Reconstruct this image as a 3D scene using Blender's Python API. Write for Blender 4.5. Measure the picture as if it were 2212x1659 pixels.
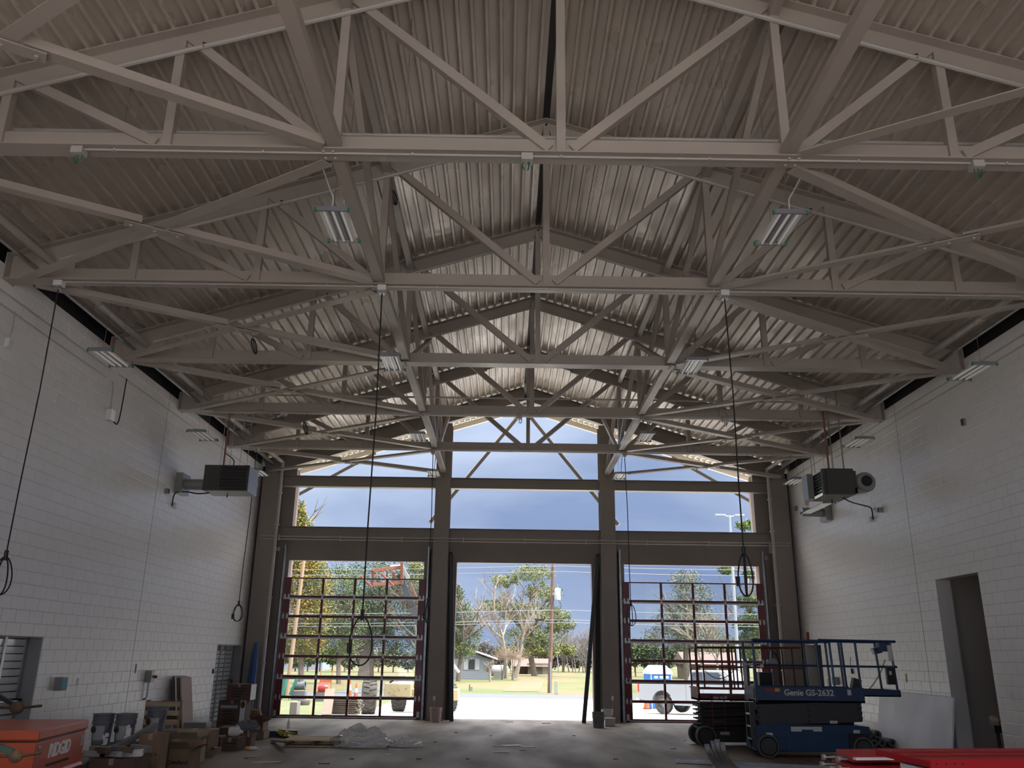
import bpy, math, random
from mathutils import Vector, Matrix
random.seed(11)
for _o in list(bpy.data.objects): bpy.data.objects.remove(_o)
SC = bpy.context.scene
COL = SC.collection
V = Vector
# ---------------------------------------------------------------- camera
FPX = 1821.96
CAM = V((-0.5615, 0.0, 1.8327))
RT = V((0.99988752, -0.00798435, 0.01269624))
UP = V((-0.01453259, -0.30649564, 0.95176112))
FW = V((0.00370785, 0.95183857, 0.3065772))
cd = bpy.data.cameras.new('camera')
cam = bpy.data.objects.new('camera', cd); COL.objects.link(cam)
cd.sensor_width = 36.0; cd.lens = FPX / 2212 * 36.0; cd.clip_end = 2000; cd.clip_start = .05
cam.matrix_world = Matrix(((RT.x, UP.x, -FW.x, CAM.x), (RT.y, UP.y, -FW.y, CAM.y), (RT.z, UP.z, -FW.z, CAM.z), (0, 0, 0, 1)))
SC.camera = cam
# ---------------------------------------------------------------- sky, sun, exposure
SC.view_settings.view_transform = 'Standard'; SC.view_settings.look = 'None'
SC.view_settings.gamma = 1.0; SC.view_settings.use_curve_mapping = False
SC.view_settings.exposure = 1.3
wd = bpy.data.worlds.new('overcast_sky'); SC.world = wd; wd.use_nodes = True
nt = wd.node_tree; nt.nodes.clear()
N = nt.nodes.new; L = nt.links.new
tc = N('ShaderNodeTexCoord'); mp = N('ShaderNodeMapping'); mp.inputs['Scale'].default_value = (1, 1, 3.4); mp.inputs['Location'].default_value = (.6, .3, .2)
L(tc.outputs['Generated'], mp.inputs['Vector'])
n1 = N('ShaderNodeTexNoise'); n1.inputs['Scale'].default_value = 1.7; n1.inputs['Detail'].default_value = 5; n1.inputs['Roughness'].default_value = .5
n1.inputs['Distortion'].default_value = .4
L(mp.outputs['Vector'], n1.inputs['Vector'])
sx = N('ShaderNodeSeparateXYZ'); L(tc.outputs['Generated'], sx.inputs['Vector'])
# elevation ramp: slate storm bank at the horizon, paler cloud above, brightest overhead (overcast sky)
cr = N('ShaderNodeValToRGB'); L(sx.outputs['Z'], cr.inputs['Fac'])
E_ = cr.color_ramp.elements
E_[0].position = 0.0; E_[0].color = (.122, .158, .24, 1)
E_[1].position = 1.0; E_[1].color = (2.7, 2.75, 2.85, 1)
for p_, c_ in ((.05, (.132, .172, .264, 1)), (.12, (.172, .214, .309, 1)), (.24, (.212, .255, .348, 1)), (.33, (.48, .53, .63, 1)), (.48, (1.3, 1.36, 1.48, 1)), (.7, (2.2, 2.25, 2.35, 1))):
    e_ = E_.new(p_); e_.color = c_
cn = N('ShaderNodeValToRGB'); L(n1.outputs['Fac'], cn.inputs['Fac'])
cn.color_ramp.elements[0].position = .36; cn.color_ramp.elements[0].color = (.62, .68, .78, 1)
cn.color_ramp.elements[1].position = .66; cn.color_ramp.elements[1].color = (1.42, 1.36, 1.25, 1)
mx = N('ShaderNodeMix'); mx.data_type = 'RGBA'; mx.blend_type = 'MULTIPLY'; mx.inputs['Factor'].default_value = 1
L(cr.outputs['Color'], mx.inputs['A']); L(cn.outputs['Color'], mx.inputs['B'])
bg = N('ShaderNodeBackground'); bg.inputs['Strength'].default_value = 1.0
L(mx.outputs['Result'], bg.inputs['Color'])
wo = N('ShaderNodeOutputWorld'); L(bg.outputs['Background'], wo.inputs['Surface'])
sd = bpy.data.lights.new('veiled_sun', 'SUN'); sd.energy = 5.0; sd.angle = math.radians(30); sd.color = (1, .95, .87)
sun = bpy.data.objects.new('veiled_sun', sd); COL.objects.link(sun)
sun.rotation_euler = (math.radians(38), 0, math.radians(75))
# ---------------------------------------------------------------- helpers
def ray(x, y): return FW + RT * ((x - 1106) / FPX) + UP * ((829.5 - y) / FPX)
def PX(x, y, **k):
    (ax, val), = k.items(); i = 'XYZ'.index(ax); d = ray(x, y)
    return CAM + d * ((val - CAM[i]) / d[i])
def pix(P):
    d = V(P) - CAM; k = d.dot(FW)
    if k <= 0.01: return None
    return (1106 + FPX * d.dot(RT) / k, 829.5 - FPX * d.dot(UP) / k)
XF = {}
MATS = {}
def mat(name, col, rough=.6, metal=0., col2=None, scale=4., bump=0., bscale=None, detail=4., lo=.35, hi=.7, spec=None, rvar=0., emit=0., stretch=None, coat=0.):
    if name in MATS: return MATS[name]
    m = bpy.data.materials.new(name); m.use_nodes = True; MATS[name] = m
    t = m.node_tree; b = t.nodes['Principled BSDF']
    b.inputs['Roughness'].default_value = rough; b.inputs['Metallic'].default_value = metal
    b.inputs['Base Color'].default_value = (*col, 1)
    if spec is not None: b.inputs['Specular IOR Level'].default_value = spec
    if coat: b.inputs['Coat Weight'].default_value = coat; b.inputs['Coat Roughness'].default_value = .1
    if emit:
        b.inputs['Emission Color'].default_value = (*col, 1); b.inputs['Emission Strength'].default_value = emit
    if col2 or bump or rvar:
        g = t.nodes.new('ShaderNodeNewGeometry')
        vec = g.outputs['Position']
        if stretch:
            mpn = t.nodes.new('ShaderNodeMapping'); mpn.inputs['Scale'].default_value = stretch
            t.links.new(vec, mpn.inputs['Vector']); vec = mpn.outputs['Vector']
        n = t.nodes.new('ShaderNodeTexNoise'); n.inputs['Scale'].default_value = scale; n.inputs['Detail'].default_value = detail
        t.links.new(vec, n.inputs['Vector'])
        if col2:
            r = t.nodes.new('ShaderNodeValToRGB'); t.links.new(n.outputs['Fac'], r.inputs['Fac'])
            r.color_ramp.elements[0].position = lo; r.color_ramp.elements[0].color = (*col, 1)
            r.color_ramp.elements[1].position = hi; r.color_ramp.elements[1].color = (*col2, 1)
            t.links.new(r.outputs['Color'], b.inputs['Base Color'])
        if rvar:
            mr = t.nodes.new('ShaderNodeMapRange'); t.links.new(n.outputs['Fac'], mr.inputs['Value'])
            mr.inputs['From Min'].default_value = .3; mr.inputs['From Max'].default_value = .7
            mr.inputs['To Min'].default_value = rough - rvar; mr.inputs['To Max'].default_value = rough + rvar
            t.links.new(mr.outputs['Result'], b.inputs['Roughness'])
        if bump:
            n2 = t.nodes.new('ShaderNodeTexNoise'); n2.inputs['Scale'].default_value = bscale or scale * 6; n2.inputs['Detail'].default_value = 3
            t.links.new(vec, n2.inputs['Vector'])
            bm = t.nodes.new('ShaderNodeBump'); bm.inputs['Strength'].default_value = bump; bm.inputs['Distance'].default_value = .02
            t.links.new(n2.outputs['Fac'], bm.inputs['Height']); t.links.new(bm.outputs['Normal'], b.inputs['Normal'])
    return m
def glassmat(name, tint=(1, 1, 1), refl=.07, rough=0.0):
    m = bpy.data.materials.new(name); m.use_nodes = True; t = m.node_tree; t.nodes.clear()
    a = t.nodes.new('ShaderNodeBsdfTransparent'); a.inputs['Color'].default_value = (*tint, 1)
    g = t.nodes.new('ShaderNodeBsdfGlossy'); g.inputs['Roughness'].default_value = rough
    x = t.nodes.new('ShaderNodeMixShader'); x.inputs['Fac'].default_value = refl
    o = t.nodes.new('ShaderNodeOutputMaterial')
    t.links.new(a.outputs[0], x.inputs[1]); t.links.new(g.outputs[0], x.inputs[2]); t.links.new(x.outputs[0], o.inputs['Surface'])
    MATS[name] = m; return m
def frame(d, up=(0, 0, 1)):
    d = V(d).normalized(); u = V(up)
    if abs(d.dot(u.normalized())) > .999: u = V((0, 1, 0)) if abs(d.y) < .9 else V((1, 0, 0))
    s = d.cross(u).normalized(); u = s.cross(d).normalized()
    return s, u, d
class MB:
    def __init__(s): s.v = []; s.f = []
    def add(s, vs, fs):
        o = len(s.v); s.v += [V(q) for q in vs]; s.f += [tuple(i + o for i in q) for q in fs]; return s
    def box(s, x0, x1, y0, y1, z0, z1):
        return s.add([(x0, y0, z0), (x1, y0, z0), (x1, y1, z0), (x0, y1, z0), (x0, y0, z1), (x1, y0, z1), (x1, y1, z1), (x0, y1, z1)],
                     [(3, 2, 1, 0), (4, 5, 6, 7), (0, 1, 5, 4), (1, 2, 6, 5), (2, 3, 7, 6), (3, 0, 4, 7)])
    def cbox(s, c, size, rz=0, rx=0, ry=0):
        M = Matrix.Rotation(rz, 3, 'Z') @ Matrix.Rotation(ry, 3, 'Y') @ Matrix.Rotation(rx, 3, 'X')
        b = MB().box(-size[0] / 2, size[0] / 2, -size[1] / 2, size[1] / 2, -size[2] / 2, size[2] / 2)
        return s.add([V(c) + M @ q for q in b.v], b.f)
    def sweep(s, prof, p0, p1, up=(0, 0, 1), caps=True):
        p0 = V(p0); p1 = V(p1); a, u, d = frame(p1 - p0, up); n = len(prof)
        vs = [p0 + a * x + u * y for x, y in prof] + [p1 + a * x + u * y for x, y in prof]
        fs = [(i, (i + 1) % n, (i + 1) % n + n, i + n) for i in range(n)]
        if caps: fs += [tuple(range(n - 1, -1, -1)), tuple(range(n, 2 * n))]
        return s.add(vs, fs)
    def bar(s, p0, p1, w, h, up=(0, 0, 1)):
        return s.sweep([(-w / 2, -h / 2), (w / 2, -h / 2), (w / 2, h / 2), (-w / 2, h / 2)], p0, p1, up)
    def tube(s, pts, r, n=8, closed=False, rr=None):
        pts = [V(p) for p in pts]; m = len(pts); o = []
        for i in range(m):
            if closed: d = pts[(i + 1) % m] - pts[i - 1]
            else: d = pts[min(i + 1, m - 1)] - pts[max(i - 1, 0)]
            if i == 0: a, u, d = frame(d)
            else:
                d = d.normalized(); a = (a - d * a.dot(d)).normalized(); u = a.cross(d)
            q = rr[i] if rr else r
            o += [pts[i] + (a * math.cos(t) + u * math.sin(t)) * q for t in [2 * math.pi * k / n for k in range(n)]]
        fs = []
        for i in range(m if closed else m - 1):
            j = (i + 1) % m
            fs += [(i * n + k, i * n + (k + 1) % n, j * n + (k + 1) % n, j * n + k) for k in range(n)]
        if not closed: fs += [tuple(range(n - 1, -1, -1)), tuple((m - 1) * n + k for k in range(n))]
        return s.add(o, fs)
    def cyl(s, p0, p1, r, r1=None, n=14): return s.tube([p0, p1], r, n, rr=[r, r if r1 is None else r1])
    def lathe(s, prof, org, axis=(0, 0, 1), n=20, up=(0, 1, 0)):
        a, u, d = frame(axis, up); org = V(org); m = len(prof); o = []
        for r, h in prof: o += [org + d * h + (a * math.cos(2 * math.pi * k / n) + u * math.sin(2 * math.pi * k / n)) * max(r, 1e-4) for k in range(n)]
        fs = [(i * n + k, i * n + (k + 1) % n, (i + 1) * n + (k + 1) % n, (i + 1) * n + k) for i in range(m - 1) for k in range(n)]
        fs += [tuple(range(n - 1, -1, -1)), tuple((m - 1) * n + k for k in range(n))]
        return s.add(o, fs)
    def prism(s, poly, vec):
        vec = V(vec); n = len(poly); poly = [V(p) for p in poly]
        return s.add(poly + [p + vec for p in poly], [(i, (i + 1) % n, (i + 1) % n + n, i + n) for i in range(n)] + [tuple(range(n - 1, -1, -1)), tuple(range(n, 2 * n))])
    def ball(s, c, r, n=10, m=7, jit=0.):
        c = V(c); r = V(r) if hasattr(r, '__len__') else V((r, r, r)); o = []
        for i in range(m + 1):
            t = math.pi * i / m
            for k in range(n):
                p = 2 * math.pi * k / n; j = 1 + random.uniform(-jit, jit)
                o.append(c + V((r.x * math.sin(t) * math.cos(p), r.y * math.sin(t) * math.sin(p), r.z * math.cos(t))) * j)
        return s.add(o, [(i * n + k, (i + 1) * n + k, (i + 1) * n + (k + 1) % n, i * n + (k + 1) % n) for i in range(m) for k in range(n)])
    def merge(s, b, M=None):
        return s.add([M @ q for q in b.v] if M else b.v, b.f)
    def build(s, name, m, parent=None, smooth=False, bevel=0., local=False):
        vs = s.v
        if parent is not None and not local and parent in XF:
            I = XF[parent].inverted(); vs = [I @ q for q in vs]
        me = bpy.data.meshes.new(name); me.from_pydata([tuple(q) for q in vs], [], s.f); me.update()
        if m is not None: me.materials.append(MATS[m] if isinstance(m, str) else m)
        if smooth:
            me.polygons.foreach_set('use_smooth', [True] * len(me.polygons)); me.set_sharp_from_angle(angle=math.radians(38))
        o = bpy.data.objects.new(name, me); COL.objects.link(o)
        if parent is not None:
            o.parent = parent; XF[o] = XF.get(parent, Matrix())
        else: XF[o] = Matrix()
        if bevel:
            bv = o.modifiers.new('bevel', 'BEVEL'); bv.width = bevel; bv.segments = 2; bv.limit_method = 'ANGLE'
        return o
def cr(pts, k=6):
    # Catmull-Rom smoothing of a polyline
    P = [V(p) for p in pts]; P = [P[0] * 2 - P[1]] + P + [P[-1] * 2 - P[-2]]; out = []
    for i in range(1, len(P) - 2):
        for j in range(k):
            t = j / k
            out.append(.5 * ((2 * P[i]) + (P[i + 1] - P[i - 1]) * t + (2 * P[i - 1] - 5 * P[i] + 4 * P[i + 1] - P[i + 2]) * t * t + (3 * P[i] - P[i - 1] - 3 * P[i + 1] + P[i + 2]) * t ** 3))
    return out + [P[-2]]
def tag(o, label, cat=None, group=None, kind=None):
    if label: o['label'] = label
    if cat: o['category'] = cat
    if group: o['group'] = group
    if kind: o['kind'] = kind
    return o
def thing(name, label, cat, loc=(0, 0, 0), rz=0., group=None, kind=None):
    o = bpy.data.objects.new(name, None); COL.objects.link(o); o.empty_display_size = .2
    o.location = loc; o.rotation_euler = (0, 0, rz)
    XF[o] = Matrix.Translation(V(loc)) @ Matrix.Rotation(rz, 4, 'Z')
    return tag(o, label, cat, group, kind)
def dup(root, loc, rz=None, label=None):
    def cp(o, par):
        c = o.copy(); COL.objects.link(c)
        if par is not None: c.parent = par
        for ch in [q for q in bpy.data.objects if q.parent == o]: cp(ch, c)
        return c
    r = cp(root, None); r.location = loc
    if rz is not None: r.rotation_euler = (0, 0, rz)
    if label: r['label'] = label
    return r
def text_mesh(name, txt, m, size, M, parent=None, depth=.003, font_shear=0., xs=1.):
    cu = bpy.data.curves.new(name, 'FONT'); cu.body = txt; cu.size = size; cu.extrude = depth; cu.align_x = 'CENTER'; cu.align_y = 'CENTER'
    cu.shear = font_shear; cu.resolution_u = 3; cu.offset = size * .026
    o = bpy.data.objects.new(name + '_tmp', cu); COL.objects.link(o)
    me = bpy.data.meshes.new_from_object(o.evaluated_get(bpy.context.evaluated_depsgraph_get()))
    bpy.data.objects.remove(o); bpy.data.curves.remove(cu)
    b = MB(); b.v = [M @ V((q.co.x * xs, q.co.y, q.co.z)) for q in me.vertices]; b.f = [tuple(p.vertices) for p in me.polygons]
    bpy.data.meshes.remove(me)
    return b.build(name, m, parent)
def basis(org, ex, ey):
    ex = V(ex).normalized(); ey = V(ey).normalized(); ez = ex.cross(ey)
    return Matrix(((ex.x, ey.x, ez.x, org[0]), (ex.y, ey.y, ez.y, org[1]), (ex.z, ey.z, ez.z, org[2]), (0, 0, 0, 1)))
ORD = ['', 'first', 'second', 'third', 'fourth', 'fifth', 'sixth', 'seventh', 'eighth', 'ninth', 'tenth']
# ---------------------------------------------------------------- dimensions (metres)
FT = .3048
D1, SP = 8.4289, 3.6583
TY = [D1 + (i - 1) * SP for i in range(7)]       # TY[1] is the first truss in view, TY[6] the end frame
W = 8.3983; DE = 26.8587; HC = 7.285; HA = 10.335; SL = .3115; YB = -2.55
A_, B_, C_ = 2.595, 4.53, 6.464
HD = 4.593; XD1, XD2, XD3 = 2.11, 3.125, 7.352
def ztop(x): return HA - SL * abs(x)
# ---------------------------------------------------------------- materials
mat('end_steel_shaded', (.28, .243, .213), .42, col2=(.25, .218, .192), scale=1.3)  # same steel paint, with the far end's shade put into the colour
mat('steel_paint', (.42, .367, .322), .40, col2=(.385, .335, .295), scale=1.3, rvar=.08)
mat('deck_paint', (.59, .52, .455), .34, .15, col2=(.54, .475, .415), scale=2.2, rvar=.12, bump=.05, bscale=5., stretch=(1, .35, 1))
mat('soffit_cream', (.80, .74, .64), .5)
mat('roof_dark', (.05, .05, .05), .8)
mat('block_paint', (.84, .82, .82), .30, col2=(.815, .795, .795), scale=2.6, rvar=.02, spec=.75, bump=.05, bscale=60)
mat('mortar_paint', (.58, .565, .555), .6)
mat('end_wall_paint', (.27, .23, .208), .55, col2=(.235, .20, .182), scale=1.2)
mat('concrete_floor', (.225, .165, .12), .68, col2=(.118, .088, .067), scale=.9, rvar=.12, bump=.25, bscale=14, detail=10, lo=.36, hi=.66, stretch=(1.3, .38, 1))
mat('galv', (.52, .53, .55), .34, .85, col2=(.38, .39, .41), scale=6)
mat('dark_steel', (.05, .053, .058), .4, .5)
mat('black', (.012, .012, .013), .45)
mat('black_rubber', (.02, .02, .021), .7)
mat('white_paint', (.72, .71, .70), .45)
mat('pipe_paint', (.47, .43, .40), .4)
mat('brick', (.40, .27, .22), .85, col2=(.30, .19, .15), scale=9)
mat('limestone', (.62, .52, .46), .8)
# ================================================================ structure
def struct(o): o['kind'] = 'structure'; return o
struct(MB().box(-W - .4, W + .4, YB - .3, DE + .32, -.25, 0).build('floor', 'concrete_floor'))
# ---- block side walls
CW, CH, JT = .4064, .2032, .007
NR = 37
def block_mesh(ln, sgn):
    # painted block face with a small chamfer, lying in local y (length) and z, face at x=0 towards the room
    a, h, e, dp = ln / 2 - JT / 2, CH / 2 - JT / 2, .004, .012
    b = MB()
    o = [(-dp * sgn, y, z) for y, z in ((-a, -h), (a, -h), (a, h), (-a, h))]
    m = [(-.003 * sgn, y, z) for y, z in ((-a, -h), (a, -h), (a, h), (-a, h))]
    i = [(0, y, z) for y, z in ((-a + e, -h + e), (a - e, -h + e), (a - e, h - e), (-a + e, h - e))]
    fs = []
    for p, q in ((0, 4), (4, 8)):
        for k in range(4): fs.append((p + k, p + (k + 1) % 4, q + (k + 1) % 4, q + k))
    fs.append((8, 9, 10, 11))
    if sgn < 0: fs = [tuple(reversed(f)) for f in fs]
    return o + m + i, fs
def block_wall(name, side, cj, openings):
    x = side * W; inward = -side
    wall = MB()
    # core with openings cut out along Y, recessed behind the block faces
    ys = sorted({YB, DE + .3} | {q for o in openings for q in o[:2]})
    for a, b in zip(ys[:-1], ys[1:]):
        hit = [o for o in openings if o[0] <= a + 1e-6 and o[1] >= b - 1e-6]
        z0 = hit[0][2] if hit else 0
        xa, xb = sorted((x + side * .006, x + side * .30))
        wall.box(xa, xb, a, b, z0, NR * CH)
    root = struct(wall.build(name, 'mortar_paint'))
    cells = []
    for r in range(NR):
        z = (r + .5) * CH; off = 0 if r % 2 == 0 else CW / 2
        for dirn in (1, -1):
            y = cj + dirn * .004; first = True
            while YB < y < DE + .25:
                ln = CW
                if first and off: ln = CW / 2
                first = False
                y2 = y + dirn * ln
                lo, hi = min(y, y2), max(y, y2)
                y = y2
                lo, hi = max(lo, YB), min(hi, DE + .25)
                segs = [(lo, hi)]
                for o in openings:
                    if z < o[2]:
                        ns = []
                        for s0, s1 in segs:
                            if o[1] <= s0 or o[0] >= s1: ns.append((s0, s1)); continue
                            if o[0] > s0: ns.append((s0, o[0]))
                            if o[1] < s1: ns.append((o[1], s1))
                        segs = ns
                for s0, s1 in segs:
                    if s1 - s0 > .03: cells.append((s0, s1, z))
    def area(c):
        q = [pix((x, y, z)) for y in (c[0], c[1]) for z in (c[2] - CH / 2, c[2] + CH / 2)]
        if any(k is None for k in q): return 0
        cx = sum(k[0] for k in q) / 4; cy = sum(k[1] for k in q) / 4
        if not (0 < cx < 2212 and 0 < cy < 1620): return 0
        # upper rows hide behind trusses and braces only in part: keep them
        return abs((q[0][0] - q[3][0]) * (q[1][1] - q[2][1]) - (q[0][1] - q[3][1]) * (q[1][0] - q[2][0])) / 2
    cells.sort(key=area, reverse=True)
    cache = {}
    for c in cells[:300]:
        ln = round(c[1] - c[0], 4)
        if ln not in cache:
            vs, fs = block_mesh(ln, inward)
            me = bpy.data.meshes.new('block'); me.from_pydata(vs, [], fs); me.materials.append(MATS['block_paint']); cache[ln] = me
        o = bpy.data.objects.new('block', cache[ln]); COL.objects.link(o)
        o.location = (x, (c[0] + c[1]) / 2, c[2]); o.parent = root
    rest = MB()
    for c in cells[300:]:
        vs, fs = block_mesh(c[1] - c[0], inward)
        rest.add([V((p[0] + x, p[1] + (c[0] + c[1]) / 2, p[2] + c[2])) for p in vs], fs)
    o = rest.build('block_courses', 'block_paint', root); o['kind'] = 'stuff'
    # dark control joint
    MB().box(min(x, x + inward * .001), max(x, x + inward * .001) , cj - .005, cj + .005, 0, NR * CH).build('control_joint', 'black_rubber', root)
    return root
LDN = (12.9, 15.02, 10 * CH + .02)      # near door in the left wall
LDF = (24.13, 26.33, 10 * CH)           # far door in the left wall
ROP = (16.29, 17.95, 17 * CH)           # tall opening in the right wall
RSD = (25.0, 26.27, 11 * CH)            # small doorway in the right wall
wall_left = block_wall('wall_left', -1, 18.7255, [LDN, LDF])
wall_right = block_wall('wall_right', 1, 18.7638, [ROP, RSD])
# rooms behind the right-wall openings and jambs
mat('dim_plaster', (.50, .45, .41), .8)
b = MB(); X0 = W + .30
b.box(X0, X0 + 2.6, ROP[0] - 2.0, ROP[0] - 1.9, 0, 3.6).box(X0, X0 + 2.6, ROP[1] + .5, ROP[1] + .6, 0, 3.6)
b.box(X0 + 2.6, X0 + 2.7, ROP[0] - 2, ROP[1] + .6, 0, 3.6).box(X0, X0 + 2.7, ROP[0] - 2, ROP[1] + .6, 3.6, 3.7)
b.box(X0, X0 + 2.7, ROP[0] - 2, ROP[1] + .6, -.1, 0)
b.box(X0, X0 + .02, ROP[1], ROP[1] + .5, 0, 3.6).box(X0, X0 + .02, ROP[0] - 2, ROP[0], 0, 3.6)
struct(b.build('wall_side_room', 'dim_plaster'))
b = MB()
b.box(X0, X0 + 2., RSD[0] - .6, RSD[0] - .5, 0, 2.6).box(X0, X0 + 2, RSD[1] + .5, RSD[1] + .6, 0, 2.6).box(X0 + 2, X0 + 2.1, RSD[0] - .6, RSD[1] + .6, 0, 2.6)
b.box(X0, X0 + 2.1, RSD[0] - .6, RSD[1] + .6, 2.6, 2.7).box(X0, X0 + 2.1, RSD[0] - .6, RSD[1] + .6, -.1, 0)
struct(b.build('wall_far_room', 'dim_plaster'))
# ---- dark closure between wall tops and deck
for sd_, nm in ((-1, 'trim_1'), (1, 'trim_2')):
    x0, x1 = sorted((sd_ * (W + .05), sd_ * (W + .3)))
    struct(MB().box(x0, x1, YB, DE + .3, NR * CH, ztop(W) + .12).build(nm, 'black'))
# ---- roof deck: ribbed sheets, three ribs each
RP, RH = .2032, .076
cs = 1 / math.sqrt(1 + SL * SL)
def deck_sheet(side, k0, nrib, y0, y1):
    # k0 = first rib number from the ridge
    prof = []
    for r in range(nrib):
        s = .06 + (k0 + r) * RP
        for ds, h in ((0, RH), (.074, RH), (.082, 0), (.124, 0), (.132, RH)): prof.append((s + ds, h))
    prof.append((.06 + (k0 + nrib) * RP, RH))
    def P(s, h, y):
        x = s * cs - h * SL * cs * 0; z = ztop(x) + h
        return V((side * x, y, z))
    ny = 2
    vs = [P(s, h, y) for y in (y0, y1) for s, h in prof]; n = len(prof)
    fs = [(i, i + 1, i + 1 + n, i + n) for i in range(n - 1)]
    if side > 0: fs = [tuple(reversed(f)) for f in fs]
    return MB().add(vs, fs)
NRIB = 44
ceil = MB()
for sd_ in (-1, 1):
    xs = (W + .3)
    z0, z1 = ztop(0) + .10, ztop(xs) + .10
    p = [(0, 0, z0), (sd_ * xs, 0, z1), (sd_ * xs, 0, z1 + .12), (0, 0, z0 + .12)]
    ceil.prism([V((a, YB - .3, c)) for a, _, c in p], (0, DE + 2.35 - YB + .3, 0))
ceil = struct(ceil.build('ceiling', 'roof_dark'))
for sd_ in (-1, 1):
    k = 0
    while k < NRIB - 1:
        n_ = min(3, NRIB - 1 - k)
        deck_sheet(sd_, k, n_, YB, DE + .12).build('deck_sheet', 'deck_paint', ceil)
        deck_sheet(sd_, k, n_, DE + .12, DE + 2.3).build('soffit_sheet', 'soffit_cream', ceil)
        k += n_
# ---- back wall behind the viewer: the same drive-through bays, open like the far end
b = MB()
bx = [-W - .3, -XD3, -XD2, -XD1, XD1, XD2, XD3, W + .3]
for i in range(7):
    z0 = 0 if i % 2 == 0 else HD
    b.box(bx[i], bx[i + 1], YB - .3, YB, z0, 5.42)
for s_ in (-1, 1):
    x0, x1 = sorted((s_ * XD3, s_ * (W + .3))); b.box(x0, x1, YB - .3, YB, 5.42, 7.6)
    b.box(s_ * A_ - .24, s_ * A_ + .24, YB - .3, YB, 5.42, ztop(A_))
b.box(-XD3, XD3, YB - .3, YB, 6.87, 7.21)
struct(b.build('wall_back', 'end_wall_paint'))
# ---- front (far) wall: painted panel with three door openings
b = MB()
for i in range(7):
    z0 = 0 if i % 2 == 0 else HD
    b.box(bx[i], bx[i + 1], DE, DE + .2, z0, 5.42)
wall_end = struct(b.build('wall_end', 'end_wall_paint'))
b = MB()
for i in range(7):
    z0 = 0 if i % 2 == 0 else HD + .02
    o0 = .0 if i in (0, 6) else 0
    b.box(bx[i] + (0.0), bx[i + 1], DE + .2, DE + .34, z0, 5.46 if 0 < i < 6 else 7.2)
struct(b.build('wall_brick_face', 'brick'))
# limestone jamb returns at clerestory ends
for sd_, nm in ((-1, 'trim_3'), (1, 'trim_4')):
    x0, x1 = sorted((sd_ * (XD3 - .0), sd_ * (W + .3)))
    struct(MB().box(x0, x1, DE + .34, DE + .5, 0, 7.5).build(nm, 'limestone'))
    x0, x1 = sorted((sd_ * XD3, sd_ * (W + .3)))
    struct(MB().box(x0, x1, DE, DE + .2, 5.42, 7.5).build(nm + '_panel' if False else ('trim_5' if sd_ < 0 else 'trim_6'), 'end_wall_paint'))
# ---- steel frame of the far wall
def wsec(b, p0, p1, d, bf, tf=.016, tw=.012, up=(0, 0, 1)):
    # wide-flange section: depth d along up, flange width bf
    h = d / 2; w = bf / 2; t = tw / 2
    pr = [(-w, -h), (w, -h), (w, -h + tf), (t, -h + tf), (t, h - tf), (w, h - tf), (w, h), (-w, h), (-w, h - tf), (-t, h - tf), (-t, -h + tf), (-w, -h + tf)]
    return b.sweep(pr, p0, p1, up)
YC = DE - .24
for sd_, nm in ((-1, 'left'), (1, 'right')):
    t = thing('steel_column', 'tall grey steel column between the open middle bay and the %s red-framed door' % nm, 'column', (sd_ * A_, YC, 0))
    wsec(MB(), (sd_ * A_, YC, .012), (sd_ * A_, YC, ztop(A_) - .56), .46, .47, .02, .014, up=(0, 1, 0)).build('shaft', 'end_steel_shaded', t)
    MB().box(sd_ * A_ - .26, sd_ * A_ + .26, YC - .26, YC + .235, 0, .02).build('base_plate', 'end_steel_shaded', t)
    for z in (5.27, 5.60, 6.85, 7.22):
        MB().box(sd_ * A_ - .235, sd_ * A_ + .235, YC - .232, YC + .215, z - .01, z + .01).build('stiffener', 'end_steel_shaded', t)
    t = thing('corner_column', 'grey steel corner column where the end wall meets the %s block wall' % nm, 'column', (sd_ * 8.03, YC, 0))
    wsec(MB(), (sd_ * 8.03, YC, .012), (sd_ * 8.03, YC, 7.3), .46, .55, .02, .014, up=(0, 1, 0)).build('shaft', 'end_steel_shaded', t)
    MB().box(sd_ * 8.03 - .3, sd_ * 8.03 + .3, YC - .26, YC + .235, 0, .02).build('base_plate', 'end_steel_shaded', t)
    # dark sealant gap in the corner
    x0, x1 = sorted((sd_ * 8.32, sd_ * (W - .002)))
    struct(MB().box(x0, x1, DE - .27, DE - .25, 0, 7.5).build('trim_7' if sd_ < 0 else 'trim_8', 'black'))
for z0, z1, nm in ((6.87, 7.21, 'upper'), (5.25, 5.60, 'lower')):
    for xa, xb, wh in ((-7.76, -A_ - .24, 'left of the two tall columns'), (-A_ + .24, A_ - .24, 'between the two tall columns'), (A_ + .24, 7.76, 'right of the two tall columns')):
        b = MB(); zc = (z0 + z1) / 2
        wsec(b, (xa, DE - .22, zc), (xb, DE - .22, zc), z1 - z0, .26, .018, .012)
        tag(b.build('clerestory_beam', 'end_steel_shaded'), '%s horizontal steel beam across the clerestory, %s' % (nm, wh), 'beam', 'clerestory beams')
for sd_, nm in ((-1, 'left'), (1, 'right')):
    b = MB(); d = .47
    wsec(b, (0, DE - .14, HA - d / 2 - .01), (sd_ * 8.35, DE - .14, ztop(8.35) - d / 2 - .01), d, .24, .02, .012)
    tag(b.build('gable_rafter', 'end_steel_shaded'), 'deep grey %s rafter beam at the gable end over the clerestory' % nm, 'beam', 'gable rafters')
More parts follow.
